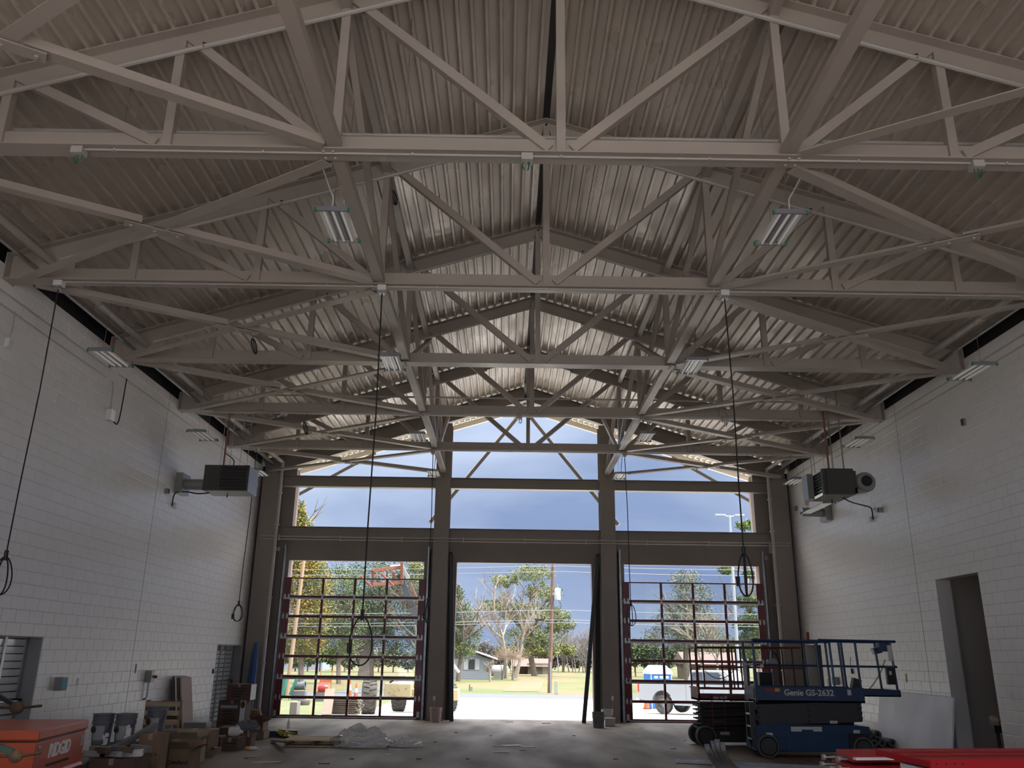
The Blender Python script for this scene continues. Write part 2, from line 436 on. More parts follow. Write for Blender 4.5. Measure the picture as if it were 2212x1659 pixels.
# outer gable frame and its knee braces, out beyond the wall
YO = DE + 2.1
for sd_, nm in ((-1, 'left'), (1, 'right')):
    b = MB()
    b.prism([V((0, YO, HA + .02)), V((0, YO, HA - .16)), V((sd_ * 8.6, YO, ztop(8.6) - .16)), V((sd_ * 8.6, YO, ztop(8.6) + .02))], (0, .12, 0))
    tag(b.build('fascia_board', 'soffit_cream'), 'cream %s outer fascia of the roof overhang above the clerestory' % nm, 'fascia', 'overhang fascias')
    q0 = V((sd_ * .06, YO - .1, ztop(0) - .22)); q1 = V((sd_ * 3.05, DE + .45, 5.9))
    tag(MB().bar(q0, q1, .11, .11).build('knee_brace', 'end_steel_shaded'), 'grey outer brace rising from the %s column to the gable peak' % nm, 'brace', 'outer gable braces')
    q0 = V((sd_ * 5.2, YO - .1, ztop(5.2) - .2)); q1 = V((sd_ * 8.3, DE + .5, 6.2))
    tag(MB().bar(q0, q1, .10, .10).build('knee_brace', 'end_steel_shaded'), 'short grey outer brace at the %s end of the clerestory' % nm, 'brace', 'outer gable braces')
# ================================================================ roof trusses
def tee_up(b, p0, p1, fw, ft, sh, st):      # flange below, stem above
    b.sweep([(-fw / 2, 0), (fw / 2, 0), (fw / 2, ft), (st / 2, ft), (st / 2, sh), (-st / 2, sh), (-st / 2, ft), (-fw / 2, ft)], p0, p1)
    return b
def tee_dn(b, p0, p1, fw, ft, sh, st):      # flange on top
    b.sweep([(-st / 2, -sh), (st / 2, -sh), (st / 2, -ft), (fw / 2, -ft), (fw / 2, 0), (-fw / 2, 0), (-fw / 2, -ft), (-st / 2, -ft)], p0, p1)
    return b
def make_truss(y, idx):
    lab = '%s grey steel roof truss counted from the viewer' % ORD[idx] if idx else 'grey steel roof truss just above the viewer, nearest of all'
    t = thing('roof_truss', lab, 'truss', (0, y, HC), group='roof trusses')
    st = 'steel_paint'
    tee_up(MB(), (-W, y, HC), (W, y, HC), .26, .016, .24, .014).build('bottom_chord', st, t)
    for s in (-1, 1):
        tee_dn(MB(), (0, y, HA), (s * W, y, ztop(W)), .26, .016, .27, .014).build('top_chord', st, t)
    def web(x0, z0, x1, z1, nm, w=.105):
        b = MB(); d = V((x1 - x0, 0, z1 - z0))
        b.bar((x0, y, z0), (x1, y, z1), .10, w, up=(-d.z, 0, d.x)); b.build(nm, st, t)
    zt = lambda x: ztop(x) - .12
    web(0, HC + .05, 0, HA - .1, 'king_post')
    for s in (-1, 1):
        for x in (A_, B_, C_): web(s * x, HC + .05, s * x, zt(x), 'post')
        for x0, x1 in ((.13, A_ - .10), (A_ + .12, B_ - .1), (B_ + .12, C_ - .1)):
            web(s * x0, HC + .10, s * x1, zt(x1), 'diagonal', .115)
        MB().box(s * (A_ + .10) - .05, s * (A_ + .10) + .05, y - .07, y - .05, HC + .02, HC + .40).build('gusset_plate', st, t)
        # heel plate and end plate against the wall
        MB().prism([V((s * W, y - .01, HC)), V((s * (W - 1.0), y - .01, HC + .1)), V((s * (W - 1.0), y - .01, ztop(W - 1.0) - .2)), V((s * W, y - .01, ztop(W) - .02))], (0, .02, 0)).build('heel_plate', st, t)
        MB().box(min(s * W, s * (W - .02)), max(s * W, s * (W - .02)), y - .16, y + .16, HC - .02, ztop(W)).build('end_plate', st, t)
        for dx in (-.09, .02):
            for dy in (-.07, .07): MB().cyl((s * (A_ + .1 + dx), y + dy, HC - .02), (s * (A_ + .1 + dx), y + dy, HC), .018, n=6).build('bolt', 'pipe_paint', t)
    return t
for i in range(0, 6): make_truss(TY[i], i)
def bayname(i):
    if i == 0: return 'between the viewer and the first truss'
    if i == 5: return 'between the fifth truss and the gable wall'
    return 'between the %s and %s trusses' % (ORD[i], ORD[i + 1])
def angle(b, p0, p1, w, h, t=.012, up=(0, 0, 1)):
    b.sweep([(-w / 2, 0), (w / 2, 0), (w / 2, h), (w / 2 - t, h), (w / 2 - t, t), (-w / 2, t)], p0, p1, up); return b
for i in range(0, 6):
    y0, y1 = TY[i], TY[i + 1]
    if i == 5: y1 = DE - .50
    for s, nm in ((-1, 'left'), (1, 'right')):
        # bottom strut
        b = MB().bar((s * A_, y0 + .03, HC + .09), (s * A_, y1 - .03, HC + .09), .15, .12)
        tag(b.build('bottom_strut', 'steel_paint'), '%s low lengthwise strut, %s' % (nm, bayname(i)), 'strut', 'bottom chord struts')
        # top strut
        b = MB().bar((s * A_, y0 + .03, ztop(A_) - .17), (s * A_, y1 - .03, ztop(A_) - .17), .12, .12)
        tag(b.build('top_strut', 'steel_paint'), '%s lengthwise strut under the deck, %s' % (nm, bayname(i)), 'strut', 'top chord struts')
        # vertical plane diagonal
        if i == 0: b = None
        else: b = MB().bar((s * A_, y0 + .1, ztop(A_) - .34), (s * A_, y1 - .1, HC + .25), .09, .09)
        if b: tag(b.build('sway_brace', 'steel_paint'), '%s sway brace sloping down, %s' % (nm, bayname(i)), 'brace', 'sway braces')
        if i in (3, 5):
            b = MB().bar((s * (A_ - .1), y0 + .1, HC + .2), (s * (A_ - .1), y1 - .1, ztop(A_) - .38), .09, .09)
            tag(b.build('sway_brace', 'steel_paint'), '%s sway brace sloping up, %s' % (nm, bayname(i)), 'brace', 'sway braces')
        # X bracing in the bottom chord plane
        zb = HC - .005
        b = MB(); angle(b, (s * (A_ + .12), y0 + .15, zb - .015), (s * (W - .35), y1 - .15, zb - .015), .15, .10)
        tag(b.build('plan_brace', 'steel_paint'), '%s X brace running outward to the wall, %s' % (nm, bayname(i)), 'brace', 'bottom chord X braces')
        t = thing('plan_brace', 'spliced %s X brace running inward, %s' % (nm, bayname(i)), 'brace', (s * W, y0, HC), group='bottom chord X braces')
        P0 = V((s * (W - .35), y0 + .15, zb + .0)); P1 = V((s * (A_ + .12), y1 - .15, zb + .0)); M_ = (P0 + P1) / 2
        dd = (P1 - P0).normalized()
        angle(MB(), P0, M_ - dd * .18, .15, .10).build('angle', 'steel_paint', t)
        angle(MB(), M_ + dd * .18, P1, .15, .10).build('angle', 'steel_paint', t)
        MB().bar(M_ - dd * .38 - V((0, 0, .035)), M_ + dd * .38 - V((0, 0, .035)), .16, .014).build('splice_plate', 'steel_paint', t)
        for q in (-.3, 0, .3): MB().cyl(M_ + dd * q - V((0, 0, .062)), M_ + dd * q - V((0, 0, .04)), .02, n=6).build('bolt', 'pipe_paint', t)
# ================================================================ ground so far
# ================================================================ pipes and conduits under the roof
mat('cable_white', (.62, .60, .56), .5)
mat('rod_zinc', (.35, .34, .34), .45, .6)
for s, nm in ((-1, 'left'), (1, 'right')):
    t = thing('sprinkler_main', 'thick grey pipe running lengthwise under the %s eave' % nm, 'pipe', (s * 7.74, YB, 7.62))
    MB().cyl((s * 7.74, YB + .01, 7.60), (s * 7.74, DE - .42, 7.60), .062, n=14).build('pipe', 'pipe_paint', t, smooth=True)
    for y in (TY[1] + 1.6, TY[2] + 1.6, TY[3] + 1.6, TY[4] + 1.6):
        MB().cyl((s * 7.74, y - .05, 7.60), (s * 7.74, y + .05, 7.60), .075, n=14).build('coupling', 'pipe_paint', t, smooth=True)
    t = thing('strut_channel', 'galvanised channel running lengthwise beside the %s eave pipe' % nm, 'channel', (s * 7.97, 8.6, 7.5))
    MB().sweep([(-.03, -.02), (.03, -.02), (.03, .02), (.02, .02), (.02, -.01), (-.02, -.01), (-.02, .02), (-.03, .02)], (s * 7.97, 8.6, 7.50), (s * 7.97, DE - .6, 7.50)).build('channel', 'galv', t)
    for i in range(1, 6):
        y = TY[i] + SP / 2
        MB().cyl((s * 7.97, y, 7.51), (s * 7.97, y, ztop(7.97)), .006, n=6).build('hanger_rod', 'rod_zinc', t)
    # branch lines along the top chords
    for i in range(1, 6):
        y = TY[i] - .07; x1 = 1.2 if i in (4, 5) else .9
        t = thing('sprinkler_branch', '%s sprinkler branch pipe under the top chord of the %s truss' % (nm, ORD[i]), 'pipe', (s * 7.6, y, ztop(7.6) - .33), group='sprinkler branch pipes')
        MB().cyl((s * 7.6, y, ztop(7.6) - .32), (s * x1, y, ztop(x1) - .32), .03, n=8).build('pipe', 'pipe_paint', t, smooth=True)
        for x in (x1 + .02, 4.25, 6.6):
            MB().lathe([(.012, 0), (.03, .005), (.03, .012), (.01, .02), (.02, .06), (.026, .065)], (s * x, y, ztop(x) - .34), (0, 0, 1), n=8).build('sprinkler_head', 'black' if x != 6.6 else 'pipe_paint', t)
for y, i in ((9.05, 1), (20.25, 4)):
    t = thing('cross_pipe', 'thin pipe hung crosswise on rods just behind the %s truss' % ORD[i], 'pipe', (0, y, 7.98), group='cross pipes')
    MB().cyl((-6.75, y, 7.97), (6.6, y, 7.98), .024, n=8).build('pipe', 'pipe_paint', t, smooth=True)
    for x in (-5.4, -1.9, 2.1, 4.9):
        MB().cyl((x, y, 7.98), (x, y, ztop(x) + .02), .005, n=5).build('hanger_rod', 'rod_zinc', t)
# conduits along the bottom chords with junction boxes
def jbox(b, c, w=.11, d=.11, h=.055): b.cbox(c, (w, d, h)); return b
mat('wire_green', (.02, .14, .09), .5)
for i, xs in ((1, (-5.5, -.39, 4.75)), (2, (-7.56, -2.55, 2.77)), (4, (-5.9, -.3, 4.6)), (5, (-7.57, -2.65, 2.70))):
    y = TY[i] - .05; z = HC - .016
    t = thing('conduit_run', 'thin conduit with junction boxes under the %s truss' % ORD[i], 'conduit', (0, y, z), group='truss conduits')
    MB().cyl((-7.6 if i != 1 else -5.5, y, z), (7.4, y, z), .013, n=8).build('conduit', 'pipe_paint', t, smooth=True)
    for x in xs:
        jbox(MB(), (x, y, HC - .05), .13, .13, .085).build('junction_box', 'white_paint' if i == 2 else 'pipe_paint', t)
        if i in (1, 4):
            for k in range(4):
                a = random.uniform(-.05, .05); MB().tube([(x + a, y, HC - .09), (x + a * 1.4, y + random.uniform(-.03, .03), HC - .14), (x + a * .6, y, HC - .2)], .006, 5).build('loose_wire', 'wire_green', t)
    for k in range(9):
        x = -6.8 + k * 1.7
        if abs(x) < 7.2: MB().box(x - .012, x + .012, y - .022, y + .022, z - .014, z + .014).build('conduit_clip', 'pipe_paint', t)
# hanging drop cords with coiled ends
def cord(x, y, ztop_, zloop, zbot, rw, label, r=.011, x2=None, loops=2, tilt=0.):
    t = thing('drop_cord', label, 'cord', (x2 or x, y, zbot), group='drop cords')
    x2 = x if x2 is None else x2
    MB().tube([(x, y, ztop_), (x + (x2 - x) * .35 + .02, y, ztop_ + (zloop - ztop_) * .4), (x + (x2 - x) * .75, y, ztop_ + (zloop - ztop_) * .75), (x2, y, zloop)], r, 6).build('cable', 'black_rubber', t, smooth=True)
    hc = (zloop - zbot) / 2; zc = (zloop + zbot) / 2
    for k in range(loops):
        pts = []
        a = tilt + k * .9; ww = rw * (1 - .15 * k)
        for j in range(28):
            q = 2 * math.pi * j / 28
            u = math.sin(q) * ww * (1 - .22 * math.cos(q)); w = math.cos(q) * hc
            pts.append((x2 + u * math.cos(a), y + u * math.sin(a), zc + w))
        MB().tube(pts, r, 6, closed=True).build('coil', 'black_rubber', t, smooth=True)
    MB().cyl((x2, y, zloop - .05), (x2, y, zloop + .09), .028, n=8).build('cable_tie', 'black', t)
    MB().cyl((x2 - rw * .98, y - .01, zc - .03), (x2 - rw * .98, y - .01, zc - .16), .032, .026, n=10).build('plug', 'black', t)
    MB().box(x - .045, x + .045, y - .045, y + .045, ztop_ - .001, ztop_ + .05).build('cord_grip', 'galv', t)
    return t
zt_ = HC - .14
cord(-7.56, TY[2] - .05, zt_, 3.06, 2.54, .12, 'black drop cord hanging beside the left block wall, nearest the viewer', x2=-7.57, tilt=.5)
cord(-2.55, TY[2] - .05, zt_, 2.32, 1.68, .155, 'black drop cord with the lowest and largest loop, before the left door', x2=-2.53, loops=1)
cord(2.77, TY[2] - .05, zt_, 3.25, 2.66, .115, 'black drop cord coiled in front of the right door', x2=2.79, tilt=.3)
cord(-7.57, TY[5] - .05, zt_, 3.03, 2.60, .13, 'far black drop cord hanging near the left corner', x2=-7.6)
cord(-2.65, TY[5] - .05, zt_, 3.16, 2.62, .10, 'far black drop cord hanging by the left tall column', x2=-2.62, tilt=1.1)
cord(2.70, TY[5] - .05, zt_, 3.17, 2.62, .13, 'far black drop cord hanging by the right tall column', x2=2.75, tilt=.2)
# small coils of loose wire tied up under the trusses
for P_, lab in ((PX(850, 425, Y=12.6), 'small black coil of wire dangling behind the second truss chord'), (PX(549, 748, Y=15.2), 'small black coil of wire hanging left of the third truss'), (PX(660, 925, Y=19.45), 'tangled wire loops hanging left under the fourth truss')):
    t = thing('wire_coil', lab, 'wire', P_, group='wire coils')
    for k in range(4):
        a = k * .6
        MB().tube([P_ + V((math.sin(q) * .05 * math.cos(a) + .10 * math.cos(q) * .45, math.sin(q) * .05 * math.sin(a), -.16 * math.cos(q))) for q in [2 * math.pi * j / 16 for j in range(16)]], .007, 5, closed=True).build('loop', 'black_rubber', t)
    MB().tube(cr([P_ + V((-.07, 0, .15)), P_ + V((-.02, 0, .25)), P_ + V((0, 0, .38))]), .004, 5).build('lead', 'black_rubber', t)
# ================================================================ linear light fixtures
mat('led_tube', (.95, .93, .88), .3, emit=.025)
mat('fixture_white', (.75, .75, .74), .35)
mat('fixture_grey', (.33, .34, .38), .3, .5)
mat('cap_green', (.03, .22, .09), .5)
def fixture(c, label, ln=.82, wd=.36, group='linear high-bay lights', hang=None, cord_col='cable_white'):
    # c = centre of the near end, light runs away along +Y
    t = thing('linear_light', label, 'light fixture', c, group=group)
    x, y, z = c
    MB().box(x - wd * .18, x + wd * .18, y, y + ln, z + .01, z + .06).build('ballast_housing', 'fixture_grey', t)
    for sx_ in (-1, 1):
        MB().prism([V((x + sx_ * wd * .18, y + .02, z + .045)), V((x + sx_ * wd * .18, y + .02, z + .055)), V((x + sx_ * wd * .46, y + .02, z + .012)), V((x + sx_ * wd * .46, y + .02, z + .002))], (0, ln - .04, 0)).build('reflector', 'fixture_white', t)
        MB().cyl((x + sx_ * wd * .30, y + .02, z + .004), (x + sx_ * wd * .30, y + ln - .02, z + .004), .017, n=8).build('tube', 'led_tube', t, smooth=True)
    MB().cyl((x, y + .02, z), (x, y + ln - .02, z), .017, n=8).build('tube', 'led_tube', t, smooth=True)
    for yy in (y, y + ln):
        e = MB().box(x - wd / 2 - .02, x + wd / 2 + .02, yy - .015, yy + .015, z - .012, z + .05).build('end_bar', 'fixture_grey' if yy == y else 'rod_zinc', t)
        for sx_ in (-1, 1):
            MB().box(x + sx_ * (wd / 2 + .02) - .012, x + sx_ * (wd / 2 + .02) + .012, yy - .018, yy + .018, z - .02, z + .03).build('corner_cap', 'cap_green', e)
    if hang is not None:
        MB().tube(cr(hang), .009, 6).build('power_cord', cord_col, t, smooth=True)
    for yy in (y + .1, y + ln - .1):
        MB().cyl((x, yy, z + .055), (x, yy, ztop(x) + .09), .0035, n=4).build('hanger_wire', 'rod_zinc', t)
    return t
ZL_ = 7.0
rows = []
for (px, py), lab in (((717, 454), 'left hanging linear light on a white cord behind the first truss'), ((1707, 460), 'right hanging linear light on a white cord behind the first truss'),
                      ((841, 769), 'left hanging linear light by the third truss'), ((1505, 777), 'right hanging linear light by the third truss'),
                      ((900, 936), 'left hanging linear light by the fourth truss'), ((1400, 936), 'right hanging linear light by the fourth truss'),
                      ((934, 1017), 'left hanging linear light just inside the gable wall'), ((1343, 1023), 'right hanging linear light just inside the gable wall')):
    q = PX(px, py, Z=ZL_); hg = None
    if py < 500:
        sgn = -1 if px < 1000 else 1
        hg = [(q.x - sgn * -.12, TY[1] + .05, HC + .03), (q.x + sgn * .05 + (.0), TY[1] + .22, HC + .02), (q.x + sgn * .02, q.y - .1, HC - .06), (q.x, q.y + .0, ZL_ + .18), (q.x, q.y + .01, ZL_ + .04)]
    else:
        hg = [(q.x + .02, q.y + .3, ZL_ + .06), (q.x + .06, q.y + .3, ZL_ + .5), (q.x + .1, q.y + .35, ZL_ + 1.1)]
    fixture(tuple(q), lab, hang=hg, cord_col='cable_white' if py < 500 else 'rod_zinc')
for (px, py), lab in (((216, 757), 'wall-side light on the left, nearest of three'), ((424, 932), 'wall-side light on the left, second of three'), ((550, 1015), 'wall-side light on the left, by the far corner'),
                      ((2127, 787), 'wall-side light on the right, nearest of three'), ((1868, 947), 'wall-side light on the right, second of three'), ((1726, 1034), 'wall-side light on the right, by the far corner')):
    q = PX(px, py, X=7.6 if px > 1106 else -7.6)
    fixture(tuple(q), lab, ln=.85, wd=.38, group='wall-side linear lights')
q = PX(1792, 1086, X=7.45)
fixture((q.x, q.y, q.z), 'linear light hanging low behind the right unit heater', ln=1.7, wd=.26, group='wall-side linear lights')
# ================================================================ unit heaters
mat('heater_dark', (.055, .052, .046), .5)
mat('heater_grey', (.28, .28, .27), .35, .4)
mat('heater_slat', (.10, .10, .095), .4, .3)
mat('copper', (.22, .10, .07), .45, .3)
def heater(loc, rz, label):
    # local: front face with louvres towards -y, box x -.52...52, y 0...75, z -.3...3
    t = thing('unit_heater', label, 'heater', loc, rz)
    w, d, h = 1.04, .78, .60
    MB().box(-w / 2, w / 2, .03, d, -h / 2, h / 2).build('casing', 'heater_grey', t, local=True, bevel=.01)
    MB().box(-w / 2, -w / 2 + .38, 0, .03, -h / 2, h / 2).build('control_panel', 'heater_dark', t, local=True)
    MB().box(-w / 2 + .38, w / 2, .005, .028, -h / 2, h / 2).build('burner_recess', 'black', t, local=True)
    f = MB(); x0, x1 = -w / 2 + .38, w / 2
    f.box(x0, x1, -.004, .03, h / 2 - .03, h / 2).box(x0, x1, -.004, .03, -h / 2, -h / 2 + .02).box(x1 - .04, x1, -.004, .03, -h / 2, h / 2)
    f.build('louvre_frame', 'heater_dark', t, local=True)
    for k in range(7):
        z = -h / 2 + .07 + k * .075
        MB().cbox(((x0 + x1) / 2 - .02, .005, z), (x1 - x0 - .05, .055, .010), rx=-.6).build('louvre', 'heater_slat', t, local=True)
    MB().cyl((-w / 2 + .45, .45, -h / 2 - .09), (-w / 2 + .45, .45, -h / 2), .014, n=8).build('drain_cap', 'black', t, local=True)
    return t
HX = V((-7.13, 19.45, 5.70))
hl = heater(tuple(HX), math.radians(0), 'left hanging unit heater with dark louvred front')
def hung(tn, lab, items, cat='pipe', mt='copper', group=None):
    pass
for (dx, dy, lab) in ((-.2, .1, 0), (.02, .1, 0), (.25, .12, 0), (.42, .12, 0)):
    MB().cyl((HX.x + dx, HX.y + dy, HX.z + .3), (HX.x + dx, HX.y + dy, ztop(HX.x + dx) + .03), .007, n=5).build('hanger_rod', 'rod_zinc', hl)
MB().cyl((HX.x - .13, HX.y + .12, HX.z + .3), (HX.x - .13, HX.y + .12, 7.6), .022, n=8).build('gas_pipe', 'copper', hl, smooth=True)
MB().tube(cr([(HX.x + .10, HX.y + .14, HX.z + .3), (HX.x + .10, HX.y + .14, HX.z + .42), (HX.x + .04, HX.y + .14, HX.z + .5), (HX.x - .13, HX.y + .14, HX.z + .62)]), .016, 7).build('gas_branch', 'copper', hl, smooth=True)
b = MB().cyl((-7.6, HX.y + .5, 5.62), (-W + .15, HX.y + .5, 5.62), .13, n=14); b.build('flue_pipe', 'heater_grey', hl, smooth=True)
MB().box(-W, -W + .17, HX.y + .25, HX.y + .75, 5.38, 5.86).build('flue_box', 'heater_grey', hl)
q = PX(372, 1093, X=-W + .05)
MB().tube(cr([(HX.x - .45, HX.y + .3, 5.39), (HX.x - .7, HX.y + .25, 5.36), (-W + .28, q.y + .22, 5.42), (-W + .08, q.y + .08, 5.38), (-W + .05, q.y, 5.25), (-W + .05, q.y, q.z)]), .016, 8).build('flex_conduit', 'black_rubber', hl, smooth=True)
def wallbox(name, label, cat, px, py, side, w=.12, h=.14, d=.07, mt='heater_grey', lid=None, group='small wall boxes'):
    x = side * W; q = PX(px, py, X=x)
    t = thing(name, label, cat, (x, q.y, q.z), group=group)
    a, b_ = sorted((x, x - side * d))
    MB().box(a, b_, q.y - w / 2, q.y + w / 2, q.z - h / 2, q.z + h / 2).build('body', mt, t, bevel=.006)
    a, b_ = sorted((x - side * d, x - side * (d + .008)))
    MB().box(a, b_, q.y - w / 2 + .008, q.y + w / 2 - .008, q.z - h / 2 + .008, q.z + h / 2 - .008).build('cover', lid or mt, t)
    return t, q
wallbox('junction_box', 'small box on the left wall where the left heater cable ends', 'junction box', 374, 1092, -1, mt='white_paint')
wallbox('sensor_box', 'dark square box on the left wall beside the control joint, below the flue', 'sensor', 357, 1061, -1, .1, .12, .08, 'heater_grey', 'black')
t, q = wallbox('emergency_light', 'twin-conduit emergency light high on the left wall', 'emergency light', 232, 897, -1, .16, .22, .11, 'white_paint', 'led_tube')
MB().tube([(-W + .05, q.y - .02, q.z + .1), (-W + .05, q.y - .05, 6.75), (-W + .04, q.y - .12, 6.86)], .013, 6).build('conduit', 'pipe_paint', t)
MB().tube(cr([(-W + .09, q.y + .1, q.z - .1), (-W + .12, q.y + .2, q.z - .12), (-W + .13, q.y + .25, q.z + .1), (-W + .13, q.y + .28, 7.05)]), .013, 6).build('cable', 'black_rubber', t)
t, q = wallbox('junction_box', 'white box on the left wall under a bent conduit, near the frame edge', 'junction box', 14, 742, -1, .13, .15, .07, 'white_paint')
MB().tube([(-W + .03, q.y, q.z + .07), (-W + .03, q.y + .02, 6.62), (-W + .03, q.y, 6.9)], .013, 6).build('conduit', 'pipe_paint', t)
for z, y0, y1, lab in ((7.08, YB + .1, 15.75, 'upper conduit along the top of the left block wall'), (6.87, YB + .1, 15.6, 'lower conduit along the top of the left block wall'), (7.10, 16.1, 26.2, 'far conduit along the left block wall up to the corner')):
    tag(MB().cyl((-W + .016, y0, z), (-W + .016, y1, z + (.06 if y1 > 20 else 0)), .014, n=8).build('wall_conduit', 'pipe_paint', smooth=True), lab, 'conduit', 'wall conduits')
for z, y0, y1, lab in ((7.26, YB + .1, 26., 'upper conduit along the top of the right block wall'), (7.09, YB + .1, 22.5, 'lower conduit along the top of the right block wall')):
    tag(MB().cyl((W - .016, y0, z), (W - .016, y1, z), .014, n=8).build('wall_conduit', 'pipe_paint', smooth=True), lab, 'conduit', 'wall conduits')
# right heater, turned so its louvres look towards the far doors
HR = V((7.2, 19.3, 5.72))
t = thing('unit_heater', 'right hanging unit heater with round blower, seen from its side', 'heater', tuple(HR))
MB().box(6.74, 7.36, 18.95, 19.95, 5.42, 6.02).build('casing', 'heater_dark', t, bevel=.01)
MB().box(7.36, 7.44, 19.02, 19.9, 5.46, 5.98).build('rear_cowl', 'heater_dark', t)
MB().box(6.66, 6.74, 19.0, 19.10, 5.42, 6.02).build('louvre_frame', 'heater_dark', t)
MB().box(6.66, 6.74, 19.85, 19.95, 5.42, 6.02).build('louvre_frame', 'heater_grey', t)
for k in range(8):
    MB().cbox((6.70, 19.47, 5.47 + k * .07), (.07, .78, .012), ry=.5).build('louvre', 'galv', t)
MB().box(6.52, 6.66, 19.62, 19.98, 5.42, 6.02).build('side_shroud', 'heater_grey', t)
MB().lathe([(.10, 0), (.20, 0), (.23, .03), (.23, .26), (.2, .3)], (7.66, 19.02, 5.73), (0, 1, 0), n=24).build('blower', 'heater_grey', t, smooth=True)
MB().lathe([(.0, 0), (.125, 0), (.125, .02)], (7.67, 18.995, 5.75), (0, 1, 0), n=20).build('blower_inlet', 'black', t)
MB().prism([V((7.36, 19.02, 5.44)), V((7.66, 19.02, 5.5)), V((7.36, 19.02, 5.6))], (0, .3, 0)).build('blower_duct', 'heater_grey', t)
for x, y in ((6.95, 19.1), (7.05, 19.3), (7.2, 19.1), (7.3, 19.3), (6.72, 19.8), (6.68, 19.5)):
    MB().cyl((x, y, 6.02), (x, y, ztop(x) + .03), .008, n=5).build('hanger_rod', 'rod_zinc', t)
MB().cyl((6.9, 19.2, 6.02), (6.9, 19.2, 7.45), .024, n=8).build('gas_pipe', 'copper', t, smooth=True)
MB().cyl((7.05, 19.6, 5.32), (7.05, 19.6, 5.42), .014, n=8).build('drain_cap', 'black', t)
q = PX(1886, 1122, X=W - .05)
MB().tube(cr([(7.2, 19.3, 5.4), (7.5, 19.6, 5.36), (8.0, 20.2, 5.40), (W - .06, q.y + .05, 5.40), (W - .05, q.y, 5.28), (W - .05, q.y, q.z)]), .016, 8).build('flex_conduit', 'black_rubber', t, smooth=True)
qf = PX(1790, 1108, X=W)
t = thing('flue_vent', 'galvanised flue vent box on the right wall below the heater', 'vent', (W, qf.y, qf.z))
MB().box(W - .17, W, qf.y - .25, qf.y + .25, qf.z - .24, qf.z + .24).build('flue_box', 'heater_grey', t)
MB().cyl((W - .16, qf.y, qf.z), (W - .75, qf.y + .0, qf.z + .02), .12, n=14).build('flue_pipe', 'heater_grey', t, smooth=True)
wallbox('junction_box', 'small box on the right wall where the right heater cable ends', 'junction box', 1884, 1122, 1, mt='white_paint')
wallbox('sensor_box', 'dark box on the right wall just left of the control joint', 'sensor', 1905, 1102, 1, .1, .12, .09, 'heater_grey', 'black')
wallbox('sensor_box', 'small dark box high on the right block wall, alone', 'sensor', 2084, 912, 1, .1, .14, .05, 'heater_grey', 'black')
wallbox('junction_box', 'twin junction boxes on the right wall below the far light', 'junction box', 1722, 1098, 1, .16, .14, .06)
wallbox('junction_box', 'pale box at the end of a bent conduit left of the right heater', 'junction box', 1744, 1085, 1, .1, .2, .1, 'white_paint')
# ================================================================ things on the far wall
t = thing('wall_pipes', 'pair of thin pipes running across the whole far wall above the doors', 'pipe', (0, DE - .5, 5.2))
for z, y in ((5.265, DE - .50), (5.18, DE - .50)):
    MB().cyl((-8.2, y, z), (8.25, y, z), .018, n=8).build('pipe', 'pipe_paint', t, smooth=True)
for k in range(9):
    x = -7.6 + k * 1.9; MB().box(x - .015, x + .015, DE - .53, DE - .475, 5.14, 5.31).build('pipe_clamp', 'pipe_paint', t)
for s, nm in ((-1, 'left'), (1, 'right')):
    t = thing('downpipe', 'vertical grey drain pipe on the %s corner column' % nm, 'pipe', (s * 7.74, DE - .52, 0))
    MB().tube([(s * 7.70, DE - .54, 7.58), (s * 7.70, DE - .54, 7.3), (s * 7.70, DE - .54, 6.2), (s * 7.70, DE - .54, .0)], .05, 10).build('pipe', 'pipe_paint', t, smooth=True)
    for z in (1.5, 3.4, 5.6, 6.6): MB().box(s * 7.70 - .065, s * 7.70 + .065, DE - .60, DE - .48, z, z + .03).build('bracket', 'pipe_paint', t)
def endbox(name, label, cat, px, py, w, h, mt, d=.05):
    q = PX(px, py, Y=DE)
    return tag(MB().box(q.x - w / 2, q.x + w / 2, DE - d, DE - .002, q.z - h / 2, q.z + h / 2).build(name, mt, bevel=.006), label, cat, 'boxes on the far wall')
endbox('junction_box', 'small white box left above the left red-framed door', 'junction box', 601, 1186, .12, .12, 'white_paint')
endbox('strobe_light', 'small white strobe right above the right red-framed door', 'strobe', 1665, 1187, .13, .26, 'white_paint', .09)
endbox('junction_box', 'small box beside the right door coil, upper right', 'junction box', 1652, 1206, .14, .12, 'pipe_paint')
for px, nm in ((938, 'left'), (1323, 'right')):
    q = PX(px, 1508, Y=DE - .48)
    t = thing('outlet_box', 'pale outlet with a thin conduit low on the %s tall column' % nm, 'outlet', (q.x, DE - .475, q.z))
    MB().box(q.x - .035, q.x + .035, DE - .51, DE - .475, q.z - .06, q.z + .06).build('cover', 'white_paint', t)
    MB().cyl((q.x, DE - .485, .0), (q.x, DE - .485, q.z - .06), .01, n=6).build('conduit', 'pipe_paint', t)
q = PX(578, 1355, Y=DE - .5)
tag(MB().tube([(q.x + .03, DE - .40, q.z + .28), (q.x + .0, DE - .53, q.z + .3), (q.x - .02, DE - .53, q.z), (q.x, DE - .53, q.z - .3), (q.x + .03, DE - .40, q.z - .3)], .022, 8).build('pull_handle', 'black', smooth=True), 'dark pull handle fixed left of the left red-framed door', 'handle')
